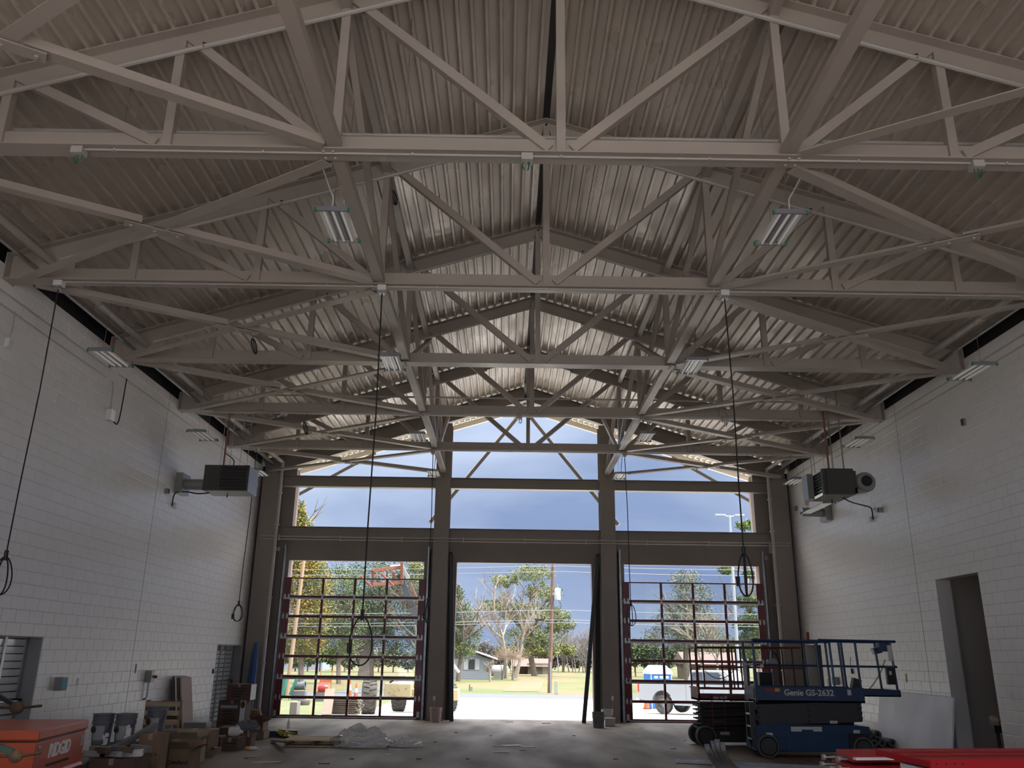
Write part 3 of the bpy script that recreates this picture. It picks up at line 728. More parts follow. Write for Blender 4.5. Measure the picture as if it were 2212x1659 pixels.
# ================================================================ sectional overhead doors
mat('door_red', (.13, .008, .014), .35, coat=.3)
mat('hinge_steel', (.50, .50, .50), .35, .7)
glassmat('pane_glass', (.97, .985, .98), .05)
def bay_door(sgn, label):
    yb = DE - .10
    t = thing('overhead_door', label, 'door', (sgn * 5.24, yb, 0))
    X0, X1 = sgn * 7.40, sgn * 3.05
    if X0 > X1: X0, X1 = X1, X0
    n = 7; H = 4.06; sh = H / n
    stw = .205
    xs = [X0 + stw, X0 + stw + (X1 - X0 - 2 * stw) * .25, (X0 + X1) / 2, X1 - stw - (X1 - X0 - 2 * stw) * .25, X1 - stw]
    for k in range(n):
        z0, z1 = k * sh + (.01 if k == 0 else 0), (k + 1) * sh - .001
        sec = MB().box(X0, X0 + stw, yb, yb + .05, z0, z1).build('section_stile', 'door_red', t, bevel=.004)
        MB().box(X1 - stw, X1, yb, yb + .05, z0, z1).build('section_stile', 'door_red', t, bevel=.004)
        rb = .085 if k == 0 else .04
        rt = .04
        MB().box(X0 + stw, X1 - stw, yb, yb + .05, z0, z0 + rb).build('rail', 'door_red', t, bevel=.004)
        MB().box(X0 + stw, X1 - stw, yb, yb + .05, z1 - rt, z1).build('rail', 'door_red', t, bevel=.004)
        for m in (1, 2, 3):
            MB().box(xs[m] - .035, xs[m] + .035, yb + .002, yb + .048, z0 + rb, z1 - rt).build('muntin', 'door_red', t)
        for m in range(4):
            a = xs[m] + (.035 if m else 0); c = xs[m + 1] - (.035 if m < 3 else 0)
            MB().box(a, c, yb + .022, yb + .028, z0 + rb, z1 - rt).build('pane', 'pane_glass', t)
        if k:
            if k % 2 == 1 or k == 2 * 0:
                pass
            for xx in (X0 + .045, X0 + stw - .045, X1 - .045, X1 - stw + .045):
                zc = k * sh
                MB().prism([V((xx - .028, yb - .008, zc)), V((xx - .024, yb - .008, zc + .05)), V((xx, yb - .008, zc + .095)), V((xx + .024, yb - .008, zc + .05)), V((xx + .028, yb - .008, zc)), V((xx + .024, yb - .008, zc - .05)), V((xx, yb - .008, zc - .095)), V((xx - .024, yb - .008, zc - .05))], (0, .008, 0)).build('hinge', 'hinge_steel', t)
            for m in (1, 2, 3):
                MB().box(xs[m] - .026, xs[m] + .026, yb - .008, yb, k * sh - .04, k * sh + .09).build('hinge', 'hinge_steel', t)
            for xe, dx in ((X0, -1), (X1, 1)):
                MB().cyl((xe - dx * .06, yb - .02, k * sh), (xe + dx * .085, yb - .02, k * sh), .008, n=6).build('roller_stem', 'hinge_steel', t)
        if k in (2, 4, 6):
            MB().box(X0 + .02, X1 - .02, yb - .045, yb - .005, k * sh - .075, k * sh - .03).build('reinforcing_strut', 'galv', t)
    MB().box(X0, X1, yb - .01, yb + .06, 0.0, .02).build('bottom_seal', 'black_rubber', t)
    MB().box(X0 - .0, X1 + .0, yb - .03, yb, .02, .055).build('bottom_bar', 'galv', t)
    for xe, dx in ((X0, -1), (X1, 1)):
        MB().box(xe - dx * .10, xe - dx * .02, yb - .03, yb - .012, .02, .22).build('bottom_bracket', 'hinge_steel', t)
    return t
bay_door(-1, 'red-framed glass sectional door in the left bay'); bay_door(1, 'red-framed glass sectional door in the right bay, behind the lifts')
def door_track(p0, p1, label, mt='galv', w=1.):
    t = thing('door_track', label, 'track', p0, group='door tracks')
    p0 = V(p0); p1 = V(p1)
    MB().sweep([(-.03 * w, -.02), (.03 * w, -.02), (.03 * w, .03), (.022 * w, .03), (.022 * w, -.012), (-.022 * w, -.012), (-.022 * w, .03), (-.03 * w, .03)], p0, p1, up=(0, -1, 0)).build('track', mt, t)
    MB().bar(p0 + V((0, .05, 0)), p1 + V((0, .05, 0)), .02, .09, up=(0, 1, 0)).build('mounting_angle', mt, t)
    d = (p1 - p0)
    for k in range(6):
        q = p0 + d * (.08 + k * .17); MB().box(q.x - .035, q.x + .035, q.y + .02, q.y + .07, q.z, q.z + .05).build('track_bracket', mt, t)
    return t
for s, a, lab in ((-1, 7.47, 'outer track of the left door'), (-1, 2.985, 'inner track of the left door'), (1, 2.985, 'inner track of the right door'), (1, 7.47, 'outer track of the right door')):
    door_track((s * a, DE - .13, 0), (s * a, DE - .10, 5.05), 'galvanised ' + lab)
    x0 = s * (a + (.045 if a > 5 else -.045)); 
    tag(MB().box(x0 - .02, x0 + .02, DE - .08, DE - .002, 0, 4.95).build('weather_strip', 'black_rubber'), 'black weather strip beside the ' + lab.replace('track', 'edge'), 'seal', 'weather strips')
door_track((-2.08, DE - .62, 0), (-2.26, DE - .42, 4.8), 'dark leaning track at the left of the open middle bay', 'dark_steel', 2.)
door_track((1.75, DE - .62, 0), (2.27, DE - .42, 4.8), 'dark leaning track at the right of the open middle bay', 'dark_steel', 2.)
for s, nm in ((-1, 'left'), (1, 'right')):
    tag(MB().prism([V((s * 2.13, DE - .05, 0)), V((s * 2.30, DE - .05, 0)), V((s * 2.36, DE - .05, 4.9)), V((s * 2.26, DE - .05, 4.9))], (0, .045, 0)).build('weather_strip', 'black_rubber'), 'black weather strip along the %s jamb of the open bay' % nm, 'seal', 'weather strips')
# ================================================================ doors in the side walls
mat('aluminium', (.42, .42, .43), .35, .8)
mat('slat_glass', (.66, .70, .73), .18, .0, coat=.5)
mat('jamb_grey', (.30, .30, .305), .5)
def side_door(o, nm, lab, hing):
    y0, y1, zt = o; xr = -W - .235
    t = struct(thing(nm, None, None, (-W - .2, (y0 + y1) / 2, 0)))
    b = MB().box(-W - .30, -W - .004, y1 - .03, y1, 0, zt).box(-W - .30, -W - .004, y0, y0 + .03, 0, zt).box(-W - .30, -W - .004, y0, y1, zt - .03, zt)
    b.build('door_frame', 'jamb_grey', t)
    MB().box(xr - .05, xr - .04, y0 + .03, y1 - .03, 0, zt - .03).build('glass_pane', 'slat_glass', t)
    for yy in (y1 - .09, y1 - .72, (y0 + y1) / 2 - .1, y0 + .09):
        MB().box(xr - .03, xr + .02, yy - .035, yy + .035, 0, zt - .03).build('stile', 'aluminium', t)
    k = 0; z = .05
    while z < zt - .1:
        MB().cbox((xr - .012, (y0 + y1) / 2, z), (.012, y1 - y0 - .1, .10), ry=.12).build('slat', 'slat_glass', t)
        MB().box(xr - .03, xr + .006, y0 + .05, y1 - .05, z + .052, z + .064).build('slat_bar', 'black', t)
        z += .118
    h = MB().cyl((xr + .08, y0 + .15, 1.02), (xr + .08, y1 - .14, 1.02), .018, n=8).build('panic_bar', 'galv', t, smooth=True)
    for yy in (y0 + .15, y1 - .14): MB().box(xr + .01, xr + .10, yy - .05, yy + .05, .98, 1.06).build('bar_bracket', 'black', h)
    return t
side_door(LDN, 'door_1', '', 1); side_door(LDF, 'door_2', '', 1)
# side doors are filled by a pale opaque pane and slats
# ---- small fittings on the left wall
mat('teal', (.03, .30, .42), .5)
wallbox('control_box', 'grey control box with a teal label on the left wall', 'control box', 123, 1477, -1, .20, .22, .13, 'heater_grey', 'teal')
wallbox('light_switch', 'white switch plate on the left wall beside the teal-labelled box', 'switch', 168, 1472, -1, .07, .12, .01, 'white_paint')
t, q = wallbox('disconnect_switch', 'grey disconnect with red lever and bent conduit on the left wall', 'disconnect', 317, 1461, -1, .19, .24, .13, 'heater_grey')
mat('lever_red', (.35, .02, .02), .4)
MB().box(-W + .13, -W + .2, q.y + .06, q.y + .10, q.z - .04, q.z + .02).build('lever', 'lever_red', t)
MB().tube([(-W + .06, q.y, q.z - .12), (-W + .06, q.y + .01, q.z - .42), (-W + .05, q.y - .03, q.z - .46), (-W + .0, q.y - .05, q.z - .47)], .022, 8).build('conduit', 'galv', t, smooth=True)
tag(MB().box(-W, -W + .004, PX(293, 1445, X=-W).y - .03, PX(293, 1445, X=-W).y + .03, 1.38, 1.56).build('wall_slot', 'black'), 'dark narrow slot in the left block wall above the disconnect', 'slot')
wallbox('card_reader', 'dark card reader beside the far left door', 'reader', 459, 1450, -1, .05, .12, .03, 'black')
tag(MB().box(W - .004, W, PX(1958, 1465, X=W).y - .03, PX(1958, 1465, X=W).y + .03, 1.38, 1.56).build('wall_slot', 'black'), 'dark narrow slot in the right block wall near the tall opening', 'slot')
wallbox('light_switch', 'white switch plate on the right wall past the tall opening', 'switch', 2186, 1503, 1, .07, .13, .01, 'white_paint')
wallbox('control_box', 'teal-fronted control box on the right wall behind the blue lift rail', 'control box', 1810, 1471, 1, .2, .2, .12, 'heater_grey', 'teal')
t, q = wallbox('fire_alarm_pull', 'small white plate with a notice on the right wall behind the blue lift', 'plate', 1788, 1474, 1, .09, .2, .01, 'white_paint')
mat('sign_red', (.30, .02, .02), .5)
q = PX(1749, 1375, X=W)
t = thing('room_sign', 'small red and white sign above the far right doorway', 'sign', (W, q.y, q.z))
MB().box(W - .015, W, q.y - .22, q.y - .02, q.z - .13, q.z + .13).build('white_panel', 'white_paint', t)
MB().box(W - .015, W, q.y + .0, q.y + .22, q.z - .13, q.z + .13).build('red_panel', 'sign_red', t)
# plastic tag with cord on the right wall
q = PX(1843, 1450, X=W)
tag(MB().tube([(W - .02, q.y, q.z + .35), (W - .05, q.y + .02, q.z + .2), (W - .03, q.y, q.z + .05)], .008, 6).tube([(W - .03, q.y, q.z + .06), (W - .03, q.y, q.z - .06)], .028, 8).build('cord_plug', 'black'), 'short black cord and plug hanging on the right wall', 'plug')
# ================================================================ things on the floor, left side
mat('cardboard', (.24, .155, .095), .85, col2=(.20, .125, .075), scale=5)
mat('cardboard_dark', (.12, .075, .055), .85, col2=(.10, .06, .045), scale=5)
mat('cardboard_pale', (.40, .32, .24), .85, col2=(.34, .27, .20), scale=5)
mat('ink', (.03, .025, .022), .8)
mat('paper', (.80, .79, .77), .8)
mat('tape_clear', (.33, .25, .18), .3)
mat('bucket_grey', (.14, .145, .16), .5)
mat('label_pale', (.36, .36, .37), .6)
mat('pine', (.58, .44, .29), .75, col2=(.46, .33, .20), scale=3, stretch=(1, 1, 8))
mat('pine_dark', (.20, .13, .08), .8, col2=(.14, .09, .055), scale=3)
mat('orange_paint', (.56, .085, .018), .4, col2=(.48, .07, .016), scale=3, coat=.25)
mat('letter_white', (.78, .78, .78), .5)
mat('rust_iron', (.12, .075, .05), .6, .5, col2=(.20, .12, .06), scale=14)
mat('green_paint', (.05, .10, .07), .5)
mat('grey_tube', (.22, .22, .21), .5, .2)
# ---- orange job box
ZT = .98
c0 = PX(85, 1577, Z=ZT); c1 = PX(191, 1554, Z=ZT)
e = (c1 - c0); LN = e.length; ang = math.atan2(e.y, e.x)
t = thing('job_box', 'orange steel job site tool chest with white lettering at the lower left corner', 'tool box', (c0.x, c0.y, 0), ang)
# local: x along lettered face, y = depth away from aisle (to the left), z up; lettered face at y=0 looks to -y
DP = 1.15
bd = MB().box(0, LN, .01, DP, .10, ZT - .13).build('body', 'orange_paint', t, local=True, bevel=.012)
MB().box(-.015, LN + .015, -.012, DP + .012, ZT - .115, ZT).build('lid', 'orange_paint', t, local=True, bevel=.02)
MB().box(.01, LN - .01, .015, DP - .01, ZT - .132, ZT - .113).build('lid_gap', 'black', t, local=True)
MB().prism([V((.02, .012, .42)), V((.02, -.02, .455)), V((.02, .012, .49))], (LN - .04, 0, 0)).build('pressed_rib', 'orange_paint', bd, local=True)
MB().prism([V((.012, .02, .42)), V((-.02, .02, .455)), V((.012, .02, .49))], (0, DP - .04, 0)).build('pressed_rib', 'orange_paint', bd, local=True)
for k in (.0, 1.0):
    for q in (.05, DP - .25): MB().box(.05 + k * (LN - .3), .25 + k * (LN - .3), q, q + .2, 0, .10).build('skid', 'black', t, local=True)
Mloc = XF[t]
tx = text_mesh('lettering', 'RIDGID', 'letter_white', .205, Mloc @ basis((LN * .47, .006, .715), (1, 0, 0.0), (0.0, 0, 1)), t, .004, .12, 1.0)
MB().box(LN * .25, LN * .68, .0, .012, .56, .585).build('black_stripe', 'ink', t, local=True)
MB().ball((.10, .008, ZT - .19), (.04, .012, .025), 8, 5).build('lid_latch', 'galv', t, local=True)
MB().box(LN - .14, LN - .07, .0, .012, ZT - .30, ZT - .17).build('warning_label', 'label_pale', t, local=True)
text_mesh('serial_digit', '9', 'letter_white', .10, Mloc @ basis((.004, DP * .29, .40), (0, -1, 0), (0, 0, 1)), t, .003)
# ---- pipe stands at the frame's left edge
def pipe_stand(hub, post, label, arm_mat, k_=1.):
    hub = V(hub); post = V(post)
    t = thing('pipe_stand', label, 'pipe stand', (post.x, post.y, 0), group='pipe stands')
    MB().cyl((post.x, post.y, .04), (post.x, post.y, hub.z + .22), .035, n=10).build('post', arm_mat, t, smooth=True)
    for k in range(3):
        a = k * 2.094 + .5
        MB().bar((post.x, post.y, .5), (post.x + math.cos(a) * .4, post.y + math.sin(a) * .4, .02), .035, .035).build('leg', arm_mat, t)
    MB().bar((post.x, post.y, hub.z + .2), hub + V((-.03, 0, .03)), .05, .05).build('arm', arm_mat, t)
    MB().lathe([(a_ * k_, c_ * k_) for a_, c_ in ((.0, -.05), (.05, -.05), (.085, -.02), (.085, .03), (.05, .05), (0, .05))], hub, (.35, -1, .1), n=16).build('hub', 'rust_iron', t, smooth=True)
    MB().cyl(hub + V((.03, 0, .0)), hub + V((.33 * k_, 0, .03)), .018 * k_, n=8).build('handle', 'rust_iron', t, smooth=True)
    MB().cyl(hub + V((-.03, 0, .0)), hub + V((-.36 * k_, 0, .0)), .018 * k_, n=8).build('handle', 'rust_iron', t, smooth=True)
    return t
h1 = PX(37, 1529, Y=12.4); pipe_stand(h1, (h1.x - .42, h1.y + .05, 0), 'rusty pipe stand handle jutting in above the orange chest', 'dark_steel')
h2 = PX(34, 1634, Y=7.8); pipe_stand(h2, (h2.x - .5, h2.y - .05, 0), 'green pipe stand arm with round hub in front of the orange chest', 'green_paint', .62)
# ---- cartons
def carton(x0, x1, yt, yb, Y, depth, label, mt='cardboard', rz=0., open_=False, text=None, side=None, group='cardboard boxes', name='cardboard_box', z0=None, tsize=.06, tz=.0, bars=False):
    a = PX(x0, yb, Y=Y); b_ = PX(x1, yt, Y=Y)
    w = b_.x - a.x; zb = a.z if z0 is None else z0; h = b_.z - zb
    t = thing(name, label, 'box', ((a.x + b_.x) / 2, Y, zb), rz, group)
    if open_:
        b = MB(); th = .006
        b.box(-w / 2, w / 2, 0, th, 0, h).box(-w / 2, w / 2, depth - th, depth, 0, h).box(-w / 2, -w / 2 + th, 0, depth, 0, h).box(w / 2 - th, w / 2, 0, depth, 0, h).box(-w / 2, w / 2, 0, depth, 0, th)
        b.build('carton', mt, t, local=True)
        MB().cbox((0, -.045, h + .06), (w, .006, .15), rx=.7).build('flap', mt, t, local=True)
        MB().cbox((0, depth + .05, h + .05), (w, .006, .14), rx=-.8).build('flap', mt, t, local=True)
        MB().cbox((-w / 2 - .05, depth / 2, h + .03), (.006, depth, .14), ry=-.9).build('flap', mt, t, local=True)
        MB().cbox((w / 2 + .05, depth / 2, h + .02), (.006, depth, .14), ry=1.0).build('flap', mt, t, local=True)
    else:
        MB().box(-w / 2, w / 2, 0, depth, 0, h).build('carton', mt, t, local=True, bevel=.006)
        MB().box(-.03, .03, -.001, depth + .001, h - .08, h + .0015).build('tape', 'tape_clear', t, local=True)
    if side: MB().box(w / 2, w / 2 + .004, .01, depth - .01, .01, h - .01).build('side_panel', side, t, local=True)
    if bars:
        for k in range(6): MB().box(-w * .36 + k * w * .095, -w * .36 + k * w * .095 + w * .08, -.002, 0, h * .56, h * .63).build('faded_print', 'cardboard_dark' if mt != 'cardboard_dark' else 'ink', t, local=True)
        MB().lathe([(.0, 0), (w * .07, 0), (w * .07, .002)], (w * .33, -.0025, h * .60), (0, 1, 0), n=16).build('faded_round_mark', 'cardboard_dark' if mt != 'cardboard_dark' else 'ink', t, local=True)
    if text: text_mesh('print', text, 'ink', tsize, XF[t] @ basis((0, -.003, h * .5 + tz), (1, 0, 0), (0, 0, 1)), t, .001)
    return t, w, h
# support under the buckets: a low crate of cartons
bz = PX(250, 1611, Y=13.5).z
carton(192, 285, 1611, 1640, 13.35, .5, 'dark flat carton under the three grey buckets', 'cardboard_dark', z0=0)
carton(296, 348, 1592, 1640, 13.9, .5, 'carton standing under the rightmost grey bucket', 'cardboard_dark', z0=0)
def bucket(c, label, r=.148, h=.37, mt='bucket_grey', lab=True, lid=True, group='grey buckets', handle=True):
    t = thing('bucket', label, 'bucket', c, group=group)
    x, y, z = c
    pr = [(r * .86, 0), (r * .87, .02), (r * .96, h * .68), (r * 1.03, h * .69), (r * 1.03, h * .73), (r * .97, h * .74), (r * 1.0, h * .85), (r * 1.06, h * .86), (r * 1.06, h * .90), (r, h * .91), (r * 1.02, h * .97)]
    if lid: pr += [(r * 1.1, h * .97), (r * 1.1, h), (r * .9, h), (r * .88, h - .012), (0, h - .012)]
    else: pr += [(r * 1.02, h), (r * .96, h), (r * .84, .03), (0, .03)]
    MB().lathe(pr, c, (0, 0, 1), n=28).build('body', mt, t, smooth=True)
    if handle:
        pts = [V((x + r * 1.05 * math.cos(q), y - r * .75 * math.sin(q) - .02, z + h * .80 - .20 * math.sin(q))) for q in [math.pi * k / 14 for k in range(15)]]
        MB().tube(pts, .004, 5).build('bail_handle', 'dark_steel', t)
    if lab:
        b = MB(); n = 8
        A0, A1 = -math.pi * .5 - .62, -math.pi * .5 + .62
        vs = []
        for i in range(n + 1):
            q = A0 + (A1 - A0) * i / n
            for zz in (h * .16, h * .62):
                rr = r * (.88 + .08 * zz / h / .68) + .004
                vs.append((x + rr * math.cos(q), y + rr * math.sin(q), z + zz))
        b.add(vs, [(2 * i, 2 * i + 2, 2 * i + 3, 2 * i + 1) for i in range(n)])
        b.build('label', 'label_pale', t, smooth=True)
        for i, zz in ((1, h * .5),):
            q = A0 + .12; rr = r * .96 + .006
            MB().ball((x + rr * math.cos(q), y + rr * math.sin(q), z + zz), (.045, .02, .05), 8, 5).build('label_mark', 'ink', t)
    return t
for px, yb, Y, lab in ((206, 1611, 13.5, 'grey bucket with pale label right beside the orange chest'), (256, 1611, 13.5, 'middle grey bucket with pale label between two others'), (325, 1592, 14.05, 'rightmost grey bucket, in front of the upright pallet')):
    q = PX(px, yb, Y=Y); bucket((q.x, q.y + .15, q.z + .004), lab, r=.146, h=.43)
for (px, py), lab in (((227, 1597), 'white rag hanging between two grey buckets'), ((277, 1580), 'white rag hanging by the middle bucket')):
    q = PX(px, py, Y=13.42); b = MB()
    for k in range(5):
        b.cbox(q + V((random.uniform(-.02, .02), 0, .06 - .035 * k)), (.07, .012, .05), ry=random.uniform(-.5, .5), rz=random.uniform(-.6, .6))
    tag(b.build('rag', 'paper'), lab, 'rag', 'white rags')
# upright pallet against the left wall
q0 = PX(316, 1513, Y=17.2); q1 = PX(362, 1508, Y=17.0)
t = thing('pallet', 'wooden pallet standing on end against the left wall', 'pallet', (q0.x, 17.2, 0), math.radians(8))
pw, ph = .62, q0.z
for k in range(6):
    z = .03 + k * (ph - .14) / 5
    MB().box(.0, pw, -.015, .0, z, z + .09).build('deck_board', 'pine', t, local=True)
for x in (0.0, pw / 2 - .02, pw - .04): MB().box(x, x + .04, 0, .20, 0, ph).build('stringer', 'pine_dark', t, local=True)
for k in range(4):
    z = .03 + k * (ph - .14) / 3
    MB().box(0, pw, .20, .215, z, z + .09).build('bottom_board', 'pine_dark', t, local=True)
# leaning boards
mat('board_tan', (.46, .36, .32), .8); mat('board_white', (.72, .71, .70), .7); mat('board_brown', (.16, .10, .085), .8)
zt1 = 1.27
for i, (y0, y1, mt, lab) in enumerate(((20.95, 21.75, 'board_brown', 'brown edge-on sheet, innermost of the boards leaning on the left wall'), (20.97, 21.72, 'board_white', 'white sheet leaning between two brown boards on the left wall'), (20.99, 21.70, 'board_brown', 'thin dark sheet leaning behind the tan board'), (21.0, 21.68, 'board_tan', 'tan board, front of the sheets leaning on the left wall'))):
    xo = .035 + i * .055
    b = MB().prism([V((-W + xo + .02, y0, zt1 - i * .01)), V((-W + xo + .055, y0, zt1 - i * .01)), V((-W + xo + .26, y0, 0)), V((-W + xo + .225, y0, 0))], (0, y1 - y0, 0))
    tag(b.build('leaning_board', mt), lab, 'board', 'boards leaning on the left wall')
carton(393, 446, 1561, 1588, 19.2, .35, 'grey metal panel box lying below the leaning boards', 'heater_grey', z0=0, name='panel_box')
# big stack by the far left door
tA = carton(466, 531, 1513, 1577, 23.2, .55, 'tall brown carton with printed rows, base of the stack by the far left door', 'cardboard_dark', z0=0)
mat('foil', (.78, .78, .80), .3, .3)
t, w, h = tA
for k in range(7):
    MB().box(-w * .40 + (k % 3) * .05, w * (.05 + .1 * ((k * 7) % 4) / 2), -.002, 0, h * (.14 + k * .11), h * (.14 + k * .11) + .028).build('print_line', 'ink', t, local=True)
MB().box(-w * .42, w * .22, -.003, 0, h * .70, h * .82).build('packing_label', 'label_pale', t, local=True)
MB().box(w * .32, w * .5, -.004, 0, h * .12, h * 1.0).build('torn_white_panel', 'foil', t, local=True)
MB().ball((w * .41, -.004, h * .84), (.06, .004, .09), 10, 6).build('tear_hole', 'cardboard_dark', t, local=True)
tB = carton(488, 543, 1478, 1513, 23.15, .5, 'brown carton with a white end on top of the stack by the far left door', 'cardboard_dark', side='paper', z0=h)
t, w2, h2 = tB
for k in range(4): MB().box(-w2 * .3, w2 * (.1 + .08 * k), -.002, 0, h2 * (.2 + k * .17), h2 * (.2 + k * .17) + .025).build('print_line', 'ink', t, local=True)
# loose cartons in front
carton(476, 514, 1594, 1625, 17.8, .42, 'brown carton with printed band in the middle of the floor pile', 'cardboard_dark', rz=-.12, z0=0, bars=True)
carton(529, 543, 1583, 1611, 18.4, .35, 'small dark carton right of the printed carton in the floor pile', 'cardboard_dark', side='cardboard', z0=0)
carton(538, 568, 1559, 1580, 20.2, .45, 'open carton at the right end of the floor pile', 'cardboard_dark', open_=True, side='cardboard_pale', z0=PX(540, 1580, Y=20.15).z)
carton(536, 570, 1580, 1600, 20.15, .5, 'closed carton under the open one at the right end of the pile', 'cardboard', z0=0, side='cardboard_pale')
carton(440, 466, 1575, 1592, 18.75, .25, 'small pale carton on top of the floor pile', 'cardboard_pale', z0=PX(456, 1592, Y=18.6).z)
carton(434, 478, 1592, 1612, 18.6, .45, 'low brown carton at the left of the floor pile', 'cardboard_dark', z0=0, rz=.1)
carton(468, 522, 1572, 1592, 19.6, .5, 'low brown carton at the back of the floor pile', 'cardboard_dark', z0=0)
q = PX(503, 1590, Y=18.0)
t = thing('plastic_jug', 'white plastic jug lying on the printed carton', 'jug', (q.x, 18.1, PX(490, 1594, Y=17.8).z))
MB().lathe([(.0, 0), (.075, .0), (.085, .03), (.085, .17), (.05, .22), (.03, .23), (.03, .27), (0, .27)], (q.x - .1, 18.05, PX(490, 1594, Y=17.8).z + .09), (1, .1, 0), n=16).build('body', 'paper', t, smooth=True)
MB().tube([V((q.x + a_, 18.0, PX(490, 1594, Y=17.8).z + c_)) for a_, c_ in ((.02, .17), (.06, .21), (.11, .18), (.12, .12))], .012, 6).build('handle', 'paper', t, smooth=True)
BAGQ = PX(535, 1583, Y=18.7)
t = thing('aerosol_can', 'white and yellow can lying in front of the floor pile', 'can', PX(540, 1621, Z=0))
q = PX(536, 1621, Z=0); mat('can_yellow', (.7, .45, .05), .4)
MB().cyl(q + V((-.05, 0, .04)), q + V((.03, .0, .04)), .036, n=14).build('base', 'can_yellow', t, smooth=True)
MB().lathe([(.036, 0), (.036, .10), (.02, .13), (.02, .15), (0, .15)], q + V((.03, 0, .04)), (1, 0, 0), n=14).build('top', 'paper', t, smooth=True)
# nearer cartons
carton(294, 349, 1586, 1648, 13.25, .42, 'brown carton with a round printed mark, tilted beside the diagonal tube', 'cardboard', rz=.10, z0=0, bars=True)
carton(352, 412, 1619, 1668, 14.3, .42, 'open brown carton marked Crawford at the bottom of the frame', 'cardboard', open_=True, rz=-.06, text='Crawford', tsize=.085, z0=0)
carton(354, 428, 1597, 1622, 15.6, .45, 'long open pale carton marked Crawford behind the near one', 'cardboard_pale', open_=True, text='Crawford', tsize=.05, z0=0)
carton(352, 452, 1580, 1592, 16.8, .6, 'flat brown carton lying below the grey panel box', 'cardboard', z0=0)
carton(279, 294, 1600, 1632, 14.5, .25, 'narrow white and grey carton left of the round-marked carton', 'label_pale', z0=0)
carton(250, 270, 1620, 1636, 12.95, .25, 'small tilted white carton among scrap by the diagonal tube', 'label_pale', z0=0, rz=.35)
carton(278, 294, 1632, 1650, 14.0, .2, 'small white switch carton before the narrow carton', 'paper', z0=0)
# long diagonal tube
a = PX(176, 1656, Y=12.4); c = PX(338, 1566, Y=13.75)
tag(MB().bar((a.x, 12.4, max(a.z, .06)), (c.x, 13.75, c.z), .075, .075).build('square_tube', 'grey_tube', bevel=.006), 'long grey square tube leaning diagonally from floor to the right bucket', 'tube')
# scrap heap below it
tq, wq, hq = carton(188, 288, 1640, 1672, 12.3, .55, 'low dark crate of scrap beside the orange chest', 'cardboard_dark', z0=0)
ax_, bx_ = PX(190, 1640, Y=12.4).x, PX(286, 1640, Y=12.4).x
SN = ['grey tube offcut', 'bent grey bracket', 'pale strip', 'dark cardboard scrap', 'thin metal plate', 'short grey bar', 'pale folded carton piece', 'dark angle piece', 'grey channel piece', 'broken dark board', 'white cap strip', 'grey elbow piece']
SM = ['grey_tube', 'heater_grey', 'label_pale', 'cardboard_dark', 'heater_grey', 'grey_tube', 'label_pale', 'dark_steel', 'heater_grey', 'pine_dark', 'paper', 'grey_tube']
for k in range(12):
    fx = (k + .5) / 12; ln_ = random.uniform(.14, .34)
    o = MB().cbox((0, 0, 0), (ln_, random.uniform(.06, .12), random.uniform(.03, .08)), rz=random.uniform(-.7, .7), rx=random.uniform(-.25, .25), ry=random.uniform(-.12, .12)).build('scrap_piece', SM[k])
    o.location = (ax_ + (bx_ - ax_) * fx, 12.42 + (k % 3) * .15, hq + .045 + .05 * (k % 2))
    tag(o, SN[k] + ' on the scrap crate beside the orange chest', 'scrap', 'scrap beside the orange chest')
# dark boards and hose in the pile
for k, (pa, pb) in enumerate((((405, 1614), (470, 1600)), ((400, 1622), (455, 1625)), ((440, 1606), (470, 1618)))):
    p0 = PX(*pa, Z=.08); p1 = PX(*pb, Z=.14)
    tag(MB().bar(p0, p1, .09, .025).build('loose_board', 'pine_dark'), ['dark board leaning across the left of the floor pile', 'low dark board lying at the left front of the floor pile', 'short dark board leaning by the printed carton'][k], 'board', 'boards in the floor pile')
# flat pallet on the floor
pc = PX(612, 1612, Z=0)
t = thing('pallet', 'wooden pallet lying flat on the floor beside the plastic sheeting', 'pallet', (-5.05, 18.75, 0), math.radians(4))
for x in (0, .55, 1.1): MB().box(x, x + .05, 0, 1.02, .02, .11).build('stringer', 'pine_dark', t, local=True)
for k in range(7): MB().box(-.02, 1.2, k * .15, k * .15 + .10, .11, .13).build('deck_board', 'pine', t, local=True)
for k in range(3): MB().box(-.02, 1.2, k * .46, k * .46 + .09, 0, .02).build('bottom_board', 'pine', t, local=True)
tag(MB().bar(PX(590, 1600, Z=.03), PX(622, 1603, Z=.17), .10, .03).build('loose_board', 'pine_dark'), 'weathered board leaning onto the flat pallet', 'board', 'boards in the floor pile')
# caution tape heap
mat('tape_yellow', (.60, .50, .03), .5)
t = thing('caution_tape', 'crumpled yellow caution tape at the right end of the pile', 'tape', PX(612, 1590, Z=0))
for k in range(9):
    p = PX(random.uniform(592, 622), random.uniform(1566, 1580), Y=20.8); pts = [p]
    for j in range(5): pts.append(pts[-1] + V((random.uniform(.02, .12), random.uniform(-.1, .1), random.uniform(-.10, .02))))
    pts = [V((q.x, q.y, max(q.z, .03))) for q in pts]
    b = MB()
    for u, w_ in zip(pts[:-1], pts[1:]): b.bar(u, w_ + V((.004, 0, 0)), .07, .003)
    b.build('tape_strip', 'tape_yellow', t)
tag(MB().cbox(PX(605, 1583, Y=21.1) + V((0, 0, -.05)), (.75, .5, .22), rz=.3).build('dark_tray', 'black'), 'black tray under the crumpled caution tape', 'tray')
q = PX(622, 1565, Y=21.0); tag(MB().lathe([(.03, 0), (.034, .02), (.034, .14), (.012, .19), (.012, .22)], (q.x, 21.05, .16), n=12).build('water_bottle', 'paper', smooth=True), 'small clear bottle standing on the black tray', 'bottle')
